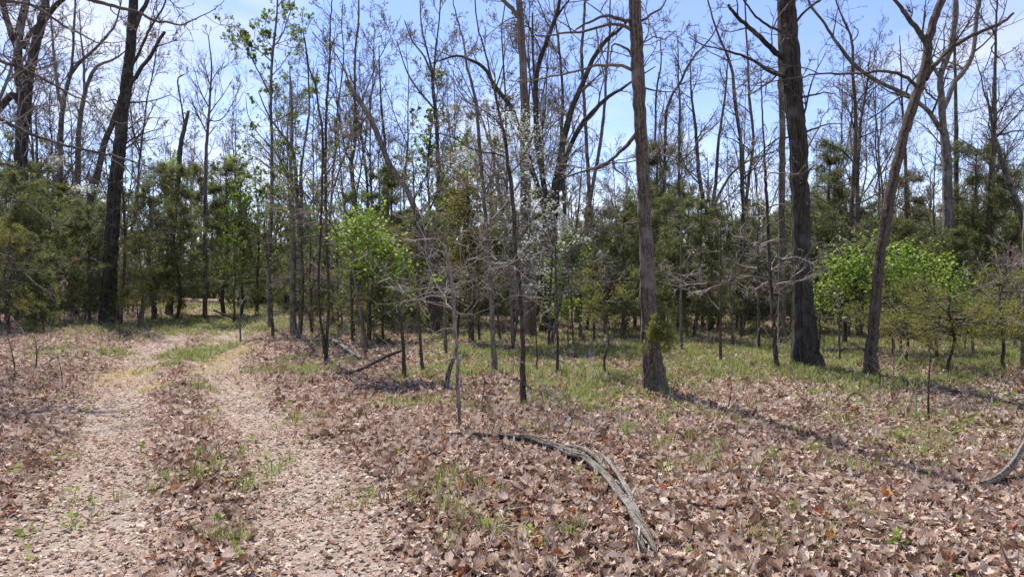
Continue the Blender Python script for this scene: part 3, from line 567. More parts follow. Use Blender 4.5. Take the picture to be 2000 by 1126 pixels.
T('leafy_tree', 'very tall slim trunk beside the track with airy light green leaves up high', 'tree', 22,
  [[(529, 645, 11), (525, 564, 9), (526, 482, 9), (529, 432, 8), (531, 357, 7), (531, 282, 6), (529, 213, 6), (530, 150, 5), (534, 88, 5), (539, 50, 4), (542, 0, 3), (545, -60, 2)],
   [(532, 95, 3), (550, 70, 3), (565, 30, 2), (580, -10, 1.5)], [(530, 190, 3), (510, 150, 3), (490, 110, 2), (480, 60, 1.5)]],
  [[(530, 285, 3), (505, 262), (485, 225), (480, 190, 1.3)], [(531, 240, 3), (560, 225), (585, 200), (595, 175, 1.3)], [(530, 330, 3), (500, 308), (470, 300, 1.3)], [(530, 120, 3), (500, 95), (470, 85), (455, 70, 1.2)]],
  'grey', 'twig', 'spring', 3.6, 0.06, 0.5, seed=36, mark='tall slim tree by the track', dens=1.7, L=1.25, zmin=5.0, b=5, c=3)
T('sapling', 'second thin stem rubbing against the tall slim tree beside the track', 'sapling', 19,
  [[(533, 658, 7), (532, 620, 5), (528, 560, 4), (520, 480, 3), (515, 420, 2)]], (), 'mid', 'twig', 'spring', 0.8, seed=37, dens=2, L=0.8, zmin=1.5)
T('bare_tree', 'slim leafless tree with steep fan of twigs against open sky above the cedars', 'tree', 27,
  [[(400, 610, 9), (401, 420, 8), (402, 330, 7), (404, 275, 6), (408, 225, 5), (411, 175, 4), (413, 125, 3), (407, 70, 2)]],
  [[(409, 222, 3), (425, 200), (438, 182), (455, 155, 1.2)], [(407, 208, 3), (390, 175), (378, 130, 1.2)], [(405, 262, 3), (385, 220), (372, 190, 1.2)], [(409, 235, 3), (430, 235), (450, 210), (470, 165, 1.2)], [(412, 160, 2), (425, 140), (440, 120, 1.2)]],
  'grey', 'twig', None, seed=38, mark='slim leafless tree', dens=1.5, L=1.6, zmin=6, ang=0.5, up=0.12, b=5, c=4)
T('snag', 'dead snapped-off trunk with a tuft of green vine partway up', 'snag', 29,
  [[(331, 612, 16), (334, 540, 12), (338, 450, 11), (343, 400, 10), (348, 345, 10), (353, 282, 9), (359, 256, 8), (368, 217, 6)], [(360, 240, 4), (353, 200, 3), (347, 160, 3), (352, 148, 2), (360, 145, 1)]],
  (), 'mid', 'twigdark', None, seed=39, mark='snapped snag', dens=1.2, L=1.0, zmin=3)
T('oak_tree', 'big dark-barked oak, broadest trunk left of the track', 'tree', 24.5,
  [[(214, 632, 46), (214, 610, 35), (214, 540, 28), (220, 432, 26), (225, 357, 25), (234, 282, 24), (238, 225, 23), (245, 175, 22), (251, 125, 20), (257, 62, 19), (261, 0, 17), (268, -100, 13), (272, -240, 6)],
   [(259, 72, 10), (264, 55, 10), (275, 25, 9), (288, 0, 8), (300, -70, 5)]],
  [[(250, 168, 9), (262, 155), (275, 135), (295, 108), (313, 75), (322, 63, 6)], [(253, 142, 7), (262, 122), (273, 100), (288, 67), (303, 40), (320, 12), (326, -15, 3)], [(238, 285, 4), (262, 270), (290, 258), (320, 250, 1.5)], [(247, 200, 4), (275, 200), (305, 195), (335, 185, 1.5)], [(240, 210, 4), (225, 195), (205, 200, 2)]],
  'dark', 'twigdark', 'budred', 0.6, 0.045, seed=40, mark='big dark oak left of the track', dens=1.3, L=2.0, zmin=4.5, b=6, c=4)
T('leaning_tree', 'rough trunk slanting right to pass behind the big dark oak left of the track', 'tree', 29,
  [[(143, 616, 20), (147, 555, 15), (150, 507, 14), (163, 457, 14), (170, 422, 13), (183, 370, 13), (193, 332, 12), (203, 282, 12), (220, 240, 10), (232, 205, 8), (245, 170, 5)]], (), 'mid', 'twigdark', 'budred', 0.4, seed=41, dens=1.0, L=1.6, zmin=4)
T('oak_tree', 'massive dark tree at the left edge branching into thick crossing stems', 'tree', 27,
  [[(45, 620, 28), (46, 560, 20), (46, 482, 19), (44, 380, 22), (41, 316, 23), (44, 260, 23), (47, 213, 23), (55, 150, 19), (63, 118, 18), (71, 82, 17), (80, 50, 17), (86, 25, 16), (90, -10, 14), (98, -100, 9), (102, -180, 4)],
   [(46, 205, 18), (40, 165, 16), (36, 130, 15), (36, 82, 15), (40, 50, 15), (48, 15, 14), (54, -20, 12), (62, -120, 6)],
   [(33, 95, 12), (25, 75, 12), (15, 43, 12), (6, 10, 11), (-6, -40, 8)],
   [(44, 210, 14), (25, 185, 14), (5, 205, 13), (-14, 230, 12)],
   [(45, 95, 9), (57, 68, 9), (70, 54, 8), (84, 36, 8)],
   [(88, 38, 11), (103, 18, 10), (118, 3, 9), (140, -14, 7), (170, -60, 4)]],
  (), 'dark', 'twigdark', 'budred', 0.7, 0.045, seed=42, mark='massive left-edge tree', dens=1.2, L=2.2, zmin=4.5, b=6, c=4)
T('bare_tree', 'tree just outside the left edge whose long drooping limbs sweep across the sky', 'tree', 11,
  [[(-130, 745, 34), (-126, 500, 28), (-120, 300, 26), (-112, 100, 24), (-106, -60, 18), (-100, -220, 9)]],
  [[(-116, 190, 9), (-60, 205), (0, 233), (30, 247), (55, 260), (100, 275), (125, 283), (163, 292), (200, 300), (225, 304), (250, 312), (275, 320), (295, 329), (308, 338, 1.5)],
   [(-114, 90, 9), (-50, 100), (0, 119), (30, 130), (58, 140), (83, 153), (113, 170), (140, 185), (170, 200), (200, 220), (225, 240, 1.5)],
   [(-106, -60, 10), (0, -50), (100, -25), (180, 0), (213, 10), (245, 18), (270, 25), (300, 40), (333, 44), (352, 49), (375, 40), (410, 23), (438, 1, 1.2)],
   [(-108, -20, 8), (0, 0), (60, 10), (103, 35), (125, 50), (155, 65), (180, 78), (200, 84), (243, 81, 1.2)],
   [(-118, 280, 6), (-40, 310), (20, 322), (60, 334), (100, 333), (140, 335), (180, 352), (215, 356), (250, 352, 1.2)],
   [(-120, 380, 6), (-50, 385), (0, 391), (40, 393), (75, 397), (110, 402, 1.2)], [(-122, 480, 6), (-50, 500), (0, 520), (40, 528), (90, 530), (130, 545, 1.2)],
   [(-122, 520, 5), (-40, 535), (10, 546), (50, 552), (95, 560, 1.2)]],
  'mid', 'twig', 'budred', 0.5, 0.03, seed=43, dens=1.5, L=0.95, zmin=2.0, b=4, c=3, wig=0.22)
T('straight_tree', 'very thin dark pole tree among the cedars right of the massive left-edge tree', 'tree', 26,
  [[(83, 627, 13), (80, 540, 8), (78, 507, 7), (75, 432, 7), (73, 357, 6), (72, 300, 5), (70, 220, 2)]], (), 'mid', 'twigdark', None, seed=44, dens=1.5, L=1.0, zmin=2.5)
T('sapling', 'skinny reddish sapling touching the right side of the big dark oak left of the track', 'sapling', 23,
  [[(235, 632, 9), (239, 565, 6), (243, 532, 6), (245, 457, 6), (242, 420, 5), (240, 360, 3), (238, 310, 2)]], [[(246, 445, 3), (257, 438), (266, 428), (258, 405, 1.5)]], 'red', 'twigdark', None, seed=45, dens=2, L=1.0, zmin=2)
T('forked_tree', 'grey wishbone-forked tree standing far back left of the big dark oak', 'tree', 33,
  [[(114, 606, 14), (116, 400, 13), (118, 275, 11), (122, 213, 9), (130, 173, 8), (138, 145, 8), (156, 122, 7), (175, 105, 6), (196, 85, 5), (213, 65, 5), (225, 48, 4), (235, 10, 3), (240, -40, 2)],
   [(122, 210, 7), (113, 180, 6), (110, 150, 6), (105, 100, 5), (102, 63, 4), (98, 20, 2)], [(137, 148, 6), (142, 110, 5), (144, 60, 5), (147, 12, 4), (150, -50, 2)]],
  (), 'grey', 'twig', 'budred', 0.4, seed=46, mark='wishbone tree', dens=1.6, L=2.0, zmin=5, b=5, c=4)
T('forked_tree', 'grey tree far back with stems spreading between wishbone tree and big dark oak', 'tree', 36,
  [[(150, 602, 12), (152, 400, 11), (153, 275, 10), (158, 225, 9), (165, 185, 8), (173, 158, 7), (190, 130, 6), (225, 115, 4), (250, 95, 2)], [(166, 186, 6), (164, 150, 5), (164, 120, 5), (158, 70, 3), (155, 20, 2)]],
  (), 'grey', 'twig', 'budred', 0.4, seed=47, dens=1.6, L=2.0, zmin=5, b=5, c=4)
T('bare_tree', 'slim upright bare tree with whip-like leaders right of the twin stems by the track', 'tree', 27,
  [[(702, 620, 11), (698, 440, 10), (688, 345, 8), (686, 315, 8), (693, 282, 6), (693, 175, 5), (694, 100, 4), (700, 50, 4), (701, -10, 3), (702, -60, 2)], [(687, 318, 6), (677, 300, 5), (672, 280, 4), (662, 230, 3), (655, 170, 2)]],
  (), 'mid', 'twig', 'bud', 0.3, seed=48, mark='whip-like bare tree', dens=1.8, L=1.5, zmin=6, ang=0.6, up=0.1, b=5, c=3)
T('leaning_tree', 'bare trunk slanting left with a snapped top above the cedars', 'tree', 19.5,
  [[(852, 656, 17), (848, 560, 14), (838, 500, 13), (820, 440, 12), (813, 417, 12), (800, 382, 11), (783, 352, 11), (763, 325, 11), (748, 290, 11), (730, 245, 11), (718, 223, 10), (705, 200, 10), (693, 185, 10), (683, 170, 9), (675, 158, 8)]],
  [[(685, 170, 4), (680, 155), (673, 138), (658, 108), (640, 93), (623, 78), (610, 63, 1.5)], [(720, 225, 3), (700, 245), (680, 250), (650, 250, 1.3)]], 'grey', 'twig', None, seed=49, mark='slanting snapped trunk', dens=0.7, L=1.2, zmin=4.5)
T('bare_tree', 'tree with a broom of fine upright stems right of the slanting snapped trunk', 'tree', 25,
  [[(862, 640, 12), (858, 450, 10), (854, 282, 8), (851, 225, 8), (846, 175, 7), (843, 138, 6), (838, 115, 4), (833, 95, 4), (823, 50, 3), (820, -10, 2)], [(846, 160, 5), (851, 100, 4), (858, 38, 3), (861, -20, 2)], [(845, 150, 4), (828, 110, 4), (805, 80, 3), (790, 40, 2)], [(850, 215, 4), (820, 180, 4), (795, 140, 3), (775, 80, 2)]],
  (), 'mid', 'twig', 'bud', 0.8, seed=50, mark='broom-topped tree', dens=1.8, L=1.5, zmin=5, ang=0.6, up=0.1, b=6, c=4)
T('straight_tree', 'thin grey leader tree left of the slanting snapped trunk top', 'tree', 30,
  [[(760, 612, 7), (758, 420, 6), (752, 282, 5), (745, 213, 4), (742, 150, 3), (740, 90, 2)]], (), 'mid', 'twig', 'bud', 0.3, seed=51, dens=1.6, L=1.3, zmin=6, ang=0.6)
T('straight_tree', 'straight slim trunk threaded between many-stemmed dark oak limbs', 'tree', 26,
  [[(1108, 632, 9), (1104, 450, 8), (1097, 275, 7), (1099, 200, 6), (1095, 125, 5), (1090, 75, 4), (1085, 40, 3), (1080, -20, 2)]], (), 'mid', 'twigdark', 'bud', 0.5, seed=52, dens=1.4, L=1.4, zmin=5)
T('curved_tree', 'slender grey tree bowing right beyond many-stemmed dark oak', 'tree', 24,
  [[(1126, 640, 12), (1130, 570, 9), (1140, 520, 9), (1144, 470, 9), (1146, 420, 8), (1154, 382, 8), (1163, 332, 7), (1172, 282, 7), (1180, 213, 6), (1185, 130, 5), (1190, 70, 4), (1192, 0, 3)]], (), 'grey', 'twig', 'bud', 0.4, seed=53, dens=1.2, L=1.5, zmin=5)
T('straight_tree', 'upper grey stem between the limbs of flaky brown oak and many-stemmed dark oak', 'tree', 31,
  [[(1160, 618, 11), (1152, 400, 9), (1142, 220, 7), (1137, 130, 7), (1136, 95, 7), (1139, 62, 6), (1143, 0, 5), (1146, -60, 3)]], (), 'grey', 'twig', 'bud', 0.4, seed=54, dens=1.2, L=1.6, zmin=6)
T('sapling', 'slender dark sapling in the grass between wavy reddish sapling and flaky brown oak', 'sapling', 11.8,
  [[(1090, 728, 7), (1088, 640, 5), (1086, 578, 5), (1085, 520, 4), (1084, 457, 3), (1082, 400, 2)]], (), 'mid', 'twigpale', 'bract', 1.2, 0.036, 0.8, seed=55, dens=5, L=0.9, zmin=2.0, b=5, c=3, flat=0.7)
for k, (x, y, w, top, lab) in enumerate([
    (1049, 722, 3, 600, 'threadlike dark sapling immediately right of the wavy reddish sapling'),
    (1331, 690, 5, 440, 'dark pole sapling in the grass right of the flaky brown oak'),
    (1408, 710, 5, 400, 'thin pole sapling midway between flaky brown oak and thick dark oak'),
    (1482, 690, 5, 400, 'dark pole sapling behind the grey sapling left of the thick dark oak'),
    (1640, 706, 4, 560, 'short dark sapling between thick dark oak and leaning tree'),
    (748, 672, 4, 520, 'small dark sapling in grass left of the vine-topped sapling'),
    (720, 664, 4, 470, 'thin dark sapling above the grey fallen log end'),
    (870, 690, 6, 430, 'dark sapling behind the pale grey sapling'),
    (850, 655, 8, 420, 'stout dark young trunk behind the pale grey sapling in shade'),
    (936, 668, 4, 480, 'dark young stem left of the mottled grey trunk'),
    (1110, 690, 3, 560, 'spindly twig-thin sapling right of the dogwood sapling'),
    (1565, 690, 3, 600, 'tiny stem in front of the thick dark oak'),
    (372, 690, 0, 0, ''), (470, 668, 3, 575, 'wispy dead stem beside the right wheel rut'),
    (235, 665, 2, 600, 'tiny bare seedling in leaf litter before the big dark oak'),
    (1240, 640, 6, 420, 'shaded pole tree just left of the flaky brown oak'),
    (1160, 668, 5, 450, 'shaded thin trunk behind the small yellow-green cedar'),
    (1745, 700, 5, 560, 'dark stem under the olive cedar right of the leaning tree'),
    (1830, 715, 6, 600, 'dark stem in the shade below the olive cedar'),
    (1900, 700, 5, 560, 'dark stem at far right below the olive cedar')]):
    if not top: continue
    T('sapling', lab, 'sapling', depth_of(y), [[(x, y, w * 1.4), (x - 1, y * .6 + top * .4, w), (x - 2 + k % 3, y * .25 + top * .75, w * .7), (x - 3 + 2 * (k % 4), top, w * .3)]], (), ('mid', 'grey', 'red')[k % 3], ('twig', 'twigpale')[k % 2],
      'bud', 0.3, seed=60 + k, dens=3.2, L=0.75, zmin=0.8, b=4, c=3, flat=0.4, wig=0.25)
T('dead_stem', 'thin dead stem standing alone in the litter right of the leaning tree', 'dead stem', 7.9,
  [[(1813, 826, 5), (1814, 753, 3.5), (1816, 700, 3), (1818, 655, 2)]], [[(1814, 760, 1.5), (1800, 735), (1790, 715, .8)], [(1816, 700, 1.5), (1830, 680), (1842, 660, .8)]], 'red', 'twig', None, seed=82, dens=3, L=0.35, zmin=0.5, b=2, c=1)
T('straight_tree', 'pale whitish trunk cut by the right edge of the view', 'tree', 12,
  [[(2003, 765, 16), (2001, 700, 14), (2003, 600, 13), (2006, 400, 12), (2008, 200, 10), (2010, 0, 7)]], (), 'pale', 'twig', 'budred', 0.8, seed=83, dens=0.8, L=1.0, zmin=1.8, flat=0.4)

# small bent stems and seedlings in the left foreground
for k, (x, y, tx, ty, lab) in enumerate([(30, 745, 12, 640, 'dry leaning weed stalk at the left edge'), (70, 715, 66, 650, 'dark bare seedling left of the mossy rut'), (122, 760, 112, 690, 'bare forked seedling in litter well left of the track'),
    (1420, 800, 1428, 745, 'leafless seedling in litter below the narrow V tree'), (1100, 870, 1125, 790, 'bare seedling with one hanging brown leaf above the fallen branch'), (940, 780, 945, 730, 'tiny bare seedling left of the wavy reddish sapling'),
    (1740, 790, 1745, 655, 'straw-coloured dead stalk right of the leaning tree'), (1785, 815, 1790, 750, 'pale arching dead stalk in grass at right')]):
    T('seedling', lab, 'seedling', depth_of(y), [[(x, y, 3), (x * .6 + tx * .4 + 3, y * .6 + ty * .4, 2.2), (tx, ty, 1)]], (), 'red' if k < 6 else 'weather', 'twig' if k < 6 else 'straw', 'budred', 0.6, 0.05, seed=90 + k, dens=7, L=0.32, zmin=0.12, b=2, c=1, rmin=0.0016)

# ------------------------------------------------------------------ leafy masses: vine, dogwood, cedars
def leaf_mass(parent, base, blobs, Y, mt, n, ln, lw, seed, up=0.6, depth=0.6, clump=0.16, hang=0.0, flat=0.0):
    """blobs: (x, y, rx, ry) ellipses in photo pixels at distance Y, filled with clumps of leaves through their depth"""
    rng = np.random.default_rng(seed); fb = MB(); area = np.array([b[2] * b[3] for b in blobs], float)
    for b, a in zip(blobs, area / area.sum()):
        c = at(b[0], b[1], Y); rx, rz = b[2] / F * Y, b[3] / F * Y; ry = depth * rx if depth < 3 else 1
        nc = max(4, int(n * a / 17)); q = nrm(rng.normal(0, 1, (nc, 3))) * rng.uniform(0.25, 1.0, (nc, 1)) ** 0.6
        cc = c + q * np.array([rx, ry, rz]); m = int(n * a); wt = rng.random(nc) ** 2 + .05; idx = rng.choice(nc, m, p=wt / wt.sum()); sg = clump * rng.uniform(.5, 1.6, nc)
        pos = cc[idx] + rng.normal(0, 1, (m, 3)) * sg[idx][:, None] * np.array([1, 1, 1 - flat]); d = nrm(rng.normal(0, 1, (m, 3)) * np.array([1, 1, 0.5 * (1 - flat)]) + np.array([0, 0, -hang]))
        nm = nrm(rng.normal(0, 0.6, (m, 3)) + np.array([0, -0.2, up * 1.6])); l_ = ln * rng.uniform(0.55, 1.3, m)
        leaves(fb, pos, d, nm, l_, l_ * lw, np.clip(rng.normal(0.5, 0.24, m) + rng.normal(0, 0.2, nc)[idx], 0, 1))
    return link('foliage', fb.mesh('foliage', M[mt], base), parent)
def vine(name, label, cat, Y, stems, blobs, mt='green', n=6000, ln=0.06, lw=0.42, seed=1, tw='twig', bk='red', dens=2.0, L=0.8, zmin=0.8, **kw):
    r, p = traced_tree(name, label, cat, Y, stems, (), bk, tw, mt, 1.6, ln, lw, seed=seed, dens=dens * 1.5, L=L, zmin=zmin, b=4, c=3, wig=0.3)
    leaf_mass(r, np.array(r.location), blobs, Y, mt, int(n * .7), ln, lw, seed + 1, **kw); return r
vine('vine', 'bright lime-green honeysuckle draped over the vine-topped sapling', 'vine', 11.3,
  [[(793, 735, 4), (785, 640, 4), (774, 560, 4), (752, 510, 4), (725, 475, 3), (695, 455, 2)], [(752, 510, 3), (740, 460, 3), (715, 425, 2)]],
  [(690, 450, 32, 26), (715, 435, 22, 22), (668, 462, 14, 18), (735, 468, 26, 22), (752, 492, 26, 20), (772, 478, 18, 12), (765, 520, 20, 24), (775, 548, 16, 22), (720, 505, 26, 16), (700, 520, 22, 10), (785, 570, 10, 22)], n=2700, ln=0.058, seed=201, clump=0.12, depth=0.7)
vine('vine', 'bright green vine mound arching over a thicket right of the leaning tree', 'vine', 14.5,
  [[(1600, 690, 4), (1605, 600, 4), (1640, 530, 4), (1700, 500, 4), (1770, 495, 3)], [(1885, 690, 5), (1880, 610, 5), (1850, 545, 5), (1800, 510, 4), (1740, 500, 3)], [(1760, 695, 4), (1762, 600, 4), (1780, 530, 3), (1800, 500, 2)]],
  [(1745, 507, 34, 17), (1790, 514, 36, 18), (1830, 535, 30, 22), (1700, 512, 40, 16), (1660, 520, 36, 20), (1630, 545, 36, 28), (1610, 580, 26, 34), (1855, 560, 22, 30), (1690, 550, 60, 26), (1870, 590, 18, 26), (1640, 500, 30, 12), (1765, 545, 40, 20)], n=7000, ln=0.062, seed=203, clump=0.16, depth=1.0)
vine('vine', 'ivy-like column of leaves wrapping a dead stem above the pale grey sapling', 'vine', 17,
  [[(920, 650, 12), (918, 500, 10), (915, 420, 9), (912, 345, 6)], [(917, 430, 4), (940, 400, 3), (960, 385, 2)]],
  [(912, 360, 22, 20), (905, 395, 32, 22), (915, 430, 26, 34), (958, 390, 20, 18), (925, 480, 24, 40), (905, 500, 22, 40), (890, 405, 18, 16), (930, 530, 26, 20)], 'cedarolive', n=6500, ln=0.075, lw=0.3, seed=205, clump=0.16, up=0.3, tw='twigdark')
vine('vine', 'clump of yellow-green vine hanging on the snapped snag', 'vine', 28.6,
  [[(335, 612, 3), (337, 450, 3), (335, 370, 3), (325, 330, 2)]], [(325, 335, 15, 14), (328, 360, 14, 16), (320, 347, 12, 12), (335, 322, 8, 8)], n=2600, ln=0.10, seed=207, clump=0.16, depth=1.0)
vine('vine', 'patch of fresh green leaves climbing beside the many-stemmed dark oak', 'vine', 16,
  [[(1120, 660, 4), (1115, 580, 4), (1105, 520, 3), (1095, 480, 2)]], [(1110, 485, 20, 18), (1120, 510, 22, 26), (1100, 545, 22, 24), (1118, 470, 16, 12), (1095, 600, 24, 16)], n=3600, ln=0.07, seed=209, clump=0.13)

def dogwood(label, Y, stems, tiers, seed, n, ln=0.05, per=0.7, mark=None):
    r, p = traced_tree('dogwood', label, 'dogwood', Y, stems, (), 'grey', 'twigpale', 'bract', per, 0.04, 0.8, seed=seed, dens=3.4, L=1.5, zmin=2.0 if Y > 16 else 1.0, b=5, c=4, flat=0.75)
    o = leaf_mass(r, np.array(r.location), tiers, Y, 'bract', n, ln, 0.8, seed + 1, up=1.2, clump=0.19, flat=0.7); o.name = 'blossom'; return r
dogwood('white flowering dogwood with cloudy blossom in the upper middle', 16.5, [[(1002, 650, 8), (995, 520, 7), (980, 400, 6), (965, 320, 5), (955, 250, 3), (950, 210, 1.5)], [(975, 370, 4), (935, 320, 3), (900, 280, 2)], [(982, 410, 4), (1020, 350, 3), (1050, 300, 2)]],
  [(985, 225, 44, 12), (1020, 215, 22, 10), (960, 262, 55, 16), (1025, 255, 30, 14), (930, 300, 55, 14), (1000, 300, 44, 16), (895, 330, 36, 12), (960, 340, 46, 10), (1045, 345, 34, 12), (1020, 385, 38, 12), (1060, 375, 22, 10), (900, 235, 30, 14), (1010, 270, 40, 40)], 211, 2600, 0.036)
dogwood('low white dogwood tiers between wavy reddish sapling and flaky brown oak', 15.5, [[(1072, 668, 6), (1075, 560, 5), (1080, 470, 4), (1084, 420, 2)], [(1076, 540, 3), (1050, 520, 2)], [(1076, 520, 3), (1110, 495, 2)]],
  [(1075, 440, 32, 7), (1055, 450, 20, 7), (1100, 455, 22, 6), (1070, 500, 34, 6), (1100, 527, 30, 6), (1065, 533, 28, 6), (1050, 560, 24, 6), (1100, 570, 22, 6)], 213, 1300, 0.04)
dogwood('distant white dogwood glimpsed right of the big dark oak trunk', 30, [[(250, 602, 4), (250, 540, 3), (252, 480, 2)]], [(245, 512, 18, 4), (262, 518, 14, 4), (240, 532, 18, 4), (250, 495, 14, 4)], 215, 520, 0.08)
dogwood('distant white dogwood between leaning rough trunk and big dark oak', 29, [[(185, 606, 4), (182, 520, 3), (176, 430, 3), (170, 360, 2)]], [(165, 368, 26, 6), (150, 428, 20, 5), (185, 440, 18, 6), (195, 455, 18, 5), (170, 490, 26, 5), (185, 500, 16, 5), (110, 310, 22, 5), (95, 320, 18, 5)], 217, 1500, 0.075)

# ------------------------------------------------------------------ evergreens
CED = [cedar_parts(301, 4.4, 0.06, 'cedar', 17, 1.7), cedar_parts(302, 5.0, 0.06, 'cedar', 15, 1.9, z0=0.7), cedar_parts(303, 3.4, 0.04, 'cedar', 20, 1.6, z0=0.3), cedar_parts(304, 5.8, 0.08, 'cedar', 15, 1.7, z0=0.9),
       cedar_parts(305, 2.6, 0.03, 'cedar', 20, 1.4, z0=0.25, droop=-0.04), cedar_parts(306, 4.4, 0.05, 'cedarolive', 12, 1.8, z0=0.8, per=5)]
LATER = []     # (object, kind words, photo x, distance) to be told apart by where they stand
NEARC = [(60, 24, 1, 'dense dark cedar in front of the massive left-edge tree'), (10, 21, 0, 'shadowy dark cedar cut by the left edge'), (115, 26, 0, 'dark cedar between the massive left-edge tree and the leaning rough trunk'),
         (175, 25, 2, 'low dark cedar left of the big dark oak'), (300, 25, 0, 'feathery dark cedar spreading right of the big dark oak'), (345, 26, 1, 'broad dark cedar under the snapped snag'), (270, 22.5, 5, 'thin olive cedar boughs right beside the big dark oak'),
         (400, 30, 3, 'tall blunt-topped dark cedar behind the slim leafless tree'), (438, 29, 1, 'dark cedar on the left bank of the far track'), (20, 19, 5, 'straggly olive cedar at the left edge'), (85, 20.5, 4, 'small olive-lit cedar beside the thin dark pole tree')]
KIND = ['dark cedar', 'dark cedar', 'dark cedar', 'tall dark cedar', 'small dark cedar', 'olive cedar']
rr = random.Random(4)
for px, Yd, k, lab in NEARC:
    place(CED[k], 'cedar_tree', lab, 'cedar', (px - 1000) / F * Yd, Yd, rr.uniform(0, 6.28), rr.uniform(1.1, 1.35) if k < 4 else 0.72, group='dark cedars of the understorey')
for px, Yd, k, sc in [(760, 24, 3, 1.0), (735, 27, 1, 1.1), (800, 28, 0, 1.0), (690, 30, 1, 1.0), (650, 26, 2, 1.0), (600, 30, 0, 1.1), (555, 34, 1, 1.1), (500, 40, 0, 1.2), (1180, 19, 1, 0.7), (1215, 17.5, 0, 0.75), (1145, 21, 0, 0.8), (1310, 18.5, 1, 0.7), (1355, 17.5, 0, 0.78),
                      (1400, 20, 1, 0.75), (1440, 21, 2, 0.95), (1335, 25, 3, 1.0), (1290, 24, 3, 1.15), (1480, 19, 2, 0.95), (1610, 24, 3, 1.15), (1640, 23, 3, 1.0), (1590, 20, 0, 0.9), (1700, 26, 0, 1.1), (1790, 25, 1, 1.05), (1740, 22, 2, 1.1), (1905, 21, 1, 1.1), (1935, 23, 3, 0.95),
                      (1975, 19, 0, 1.1), (2040, 20, 1, 1.1), (960, 22, 2, 1.0), (880, 24, 0, 1.0), (830, 21, 2, 1.0), (1050, 23, 1, 0.9), (1005, 26, 0, 1.0), (770, 20, 5, 0.7), (690, 18.5, 5, 0.6), (720, 17, 4, 0.9), (1255, 21, 2, 1.2), (1560, 21, 2, 1.0), (-40, 26, 1, 1.1), (1830, 19, 4, 1.2), (1680, 19, 4, 1.2), (465, 36, 2, 1.2), (430, 45, 1, 1.2)]:
    o = place(CED[k], 'cedar_tree', '', 'cedar', (px - 1000) / F * Yd, Yd, rr.uniform(0, 6.28), sc * rr.uniform(0.92, 1.08), (rr.uniform(-.04, .04), rr.uniform(-.04, .04)), 'dark cedars of the understorey')
    LATER.append((o, KIND[k], px, Yd))
OLV = cedar_parts(310, 1.35, 0.025, 'cedarolive', 34, 1.5, z0=0.62, droop=-0.04, taper=0.35, per=7, bl=0.07)
for px, Yd, sc, lab in [(1850, 11.5, 1.0, 'low olive cedar with flat yellowish boughs right of the leaning tree'), (1965, 11.8, 1.05, 'low olive cedar with rust-tinged boughs at the far right'), (1775, 12.6, 0.85, 'olive cedar bush tucked behind the leaning tree')]:
    place(OLV, 'cedar_tree', lab, 'cedar', (px - 1000) / F * Yd, Yd, rr.uniform(0, 6.28), sc, group='olive cedars at right')
SML = cedar_parts(311, 1.75, 0.014, 'cedarolive', 11, 0.75, z0=0.75, taper=0.3, per=6, bl=0.055, droop=-0.02)
place(SML, 'cedar_tree', 'small sparse yellow-green cedar left of the flaky brown oak', 'cedar', (1184 - 1000) / F * 11.3, 11.3, 1.0, 1.0)
SPR = cedar_parts(312, 1.15, 0.008, 'cedarolive', 40, 0.34, z0=0.66, taper=0.55, per=6, bl=0.045)
place(SPR, 'cedar_seedling', 'little green cedar sprig growing against the flaky brown oak trunk', 'cedar', (1266 - 1000) / F * 9.4, 9.4, 0.3, 1.0)

# ------------------------------------------------------------------ the wood behind
BARE = [gen_parts(401, 11, 0.05, 'mid', 'twig', dens=2.0, L=2.0, zmin=4.5, b=5, c=4, ang=0.75, up=0.07, rmin=0.0045, forks=1, leaf='bud', per=0.35, lsize=0.05),
        gen_parts(402, 13, 0.065, 'grey', 'twig', dens=2.0, L=2.3, zmin=5.5, b=5, c=4, ang=0.75, up=0.08, rmin=0.0045, forks=2, leaf='budred', per=0.3, lsize=0.05),
        gen_parts(403, 10, 0.036, 'mid', 'twigdark', dens=2.2, L=1.7, zmin=3.5, b=5, c=4, ang=0.65, up=0.1, rmin=0.0045, forks=0),
        gen_parts(404, 11, 0.045, 'grey', 'twig', dens=2.2, L=1.8, zmin=4, b=5, c=4, ang=0.8, up=0.06, rmin=0.0045, forks=2, leaf='olive', per=0.7, lsize=0.06),
        gen_parts(405, 8, 0.028, 'mid', 'twigdark', dens=2.6, L=1.4, zmin=2.2, b=5, c=4, ang=0.8, up=0.05, rmin=0.004, forks=1, leaf='bud', per=0.3),
        gen_parts(406, 12, 0.062, 'dark', 'twigdark', dens=2.0, L=2.4, zmin=5, b=5, c=4, ang=0.85, up=0.05, rmin=0.0045, forks=3, leaf='bud', per=0.4, lsize=0.05),
        gen_parts(407, 9.5, 0.034, 'grey', 'twigpale', dens=2.4, L=1.5, zmin=3, b=5, c=4, ang=0.6, up=0.11, rmin=0.004, forks=2)]
BK = ['slim bare tree', 'tall grey forked tree', 'thin dark straight tree', 'olive-budding tree', 'thin low bare tree', 'dark spreading tree', 'pale whippy tree']
LEAFY = gen_parts(408, 7.5, 0.06, 'mid', 'twig', dens=2.6, L=1.5, zmin=1.2, b=5, c=3, ang=0.8, forks=2, leaf='spring', per=3.2, lsize=0.075, lw=0.5)
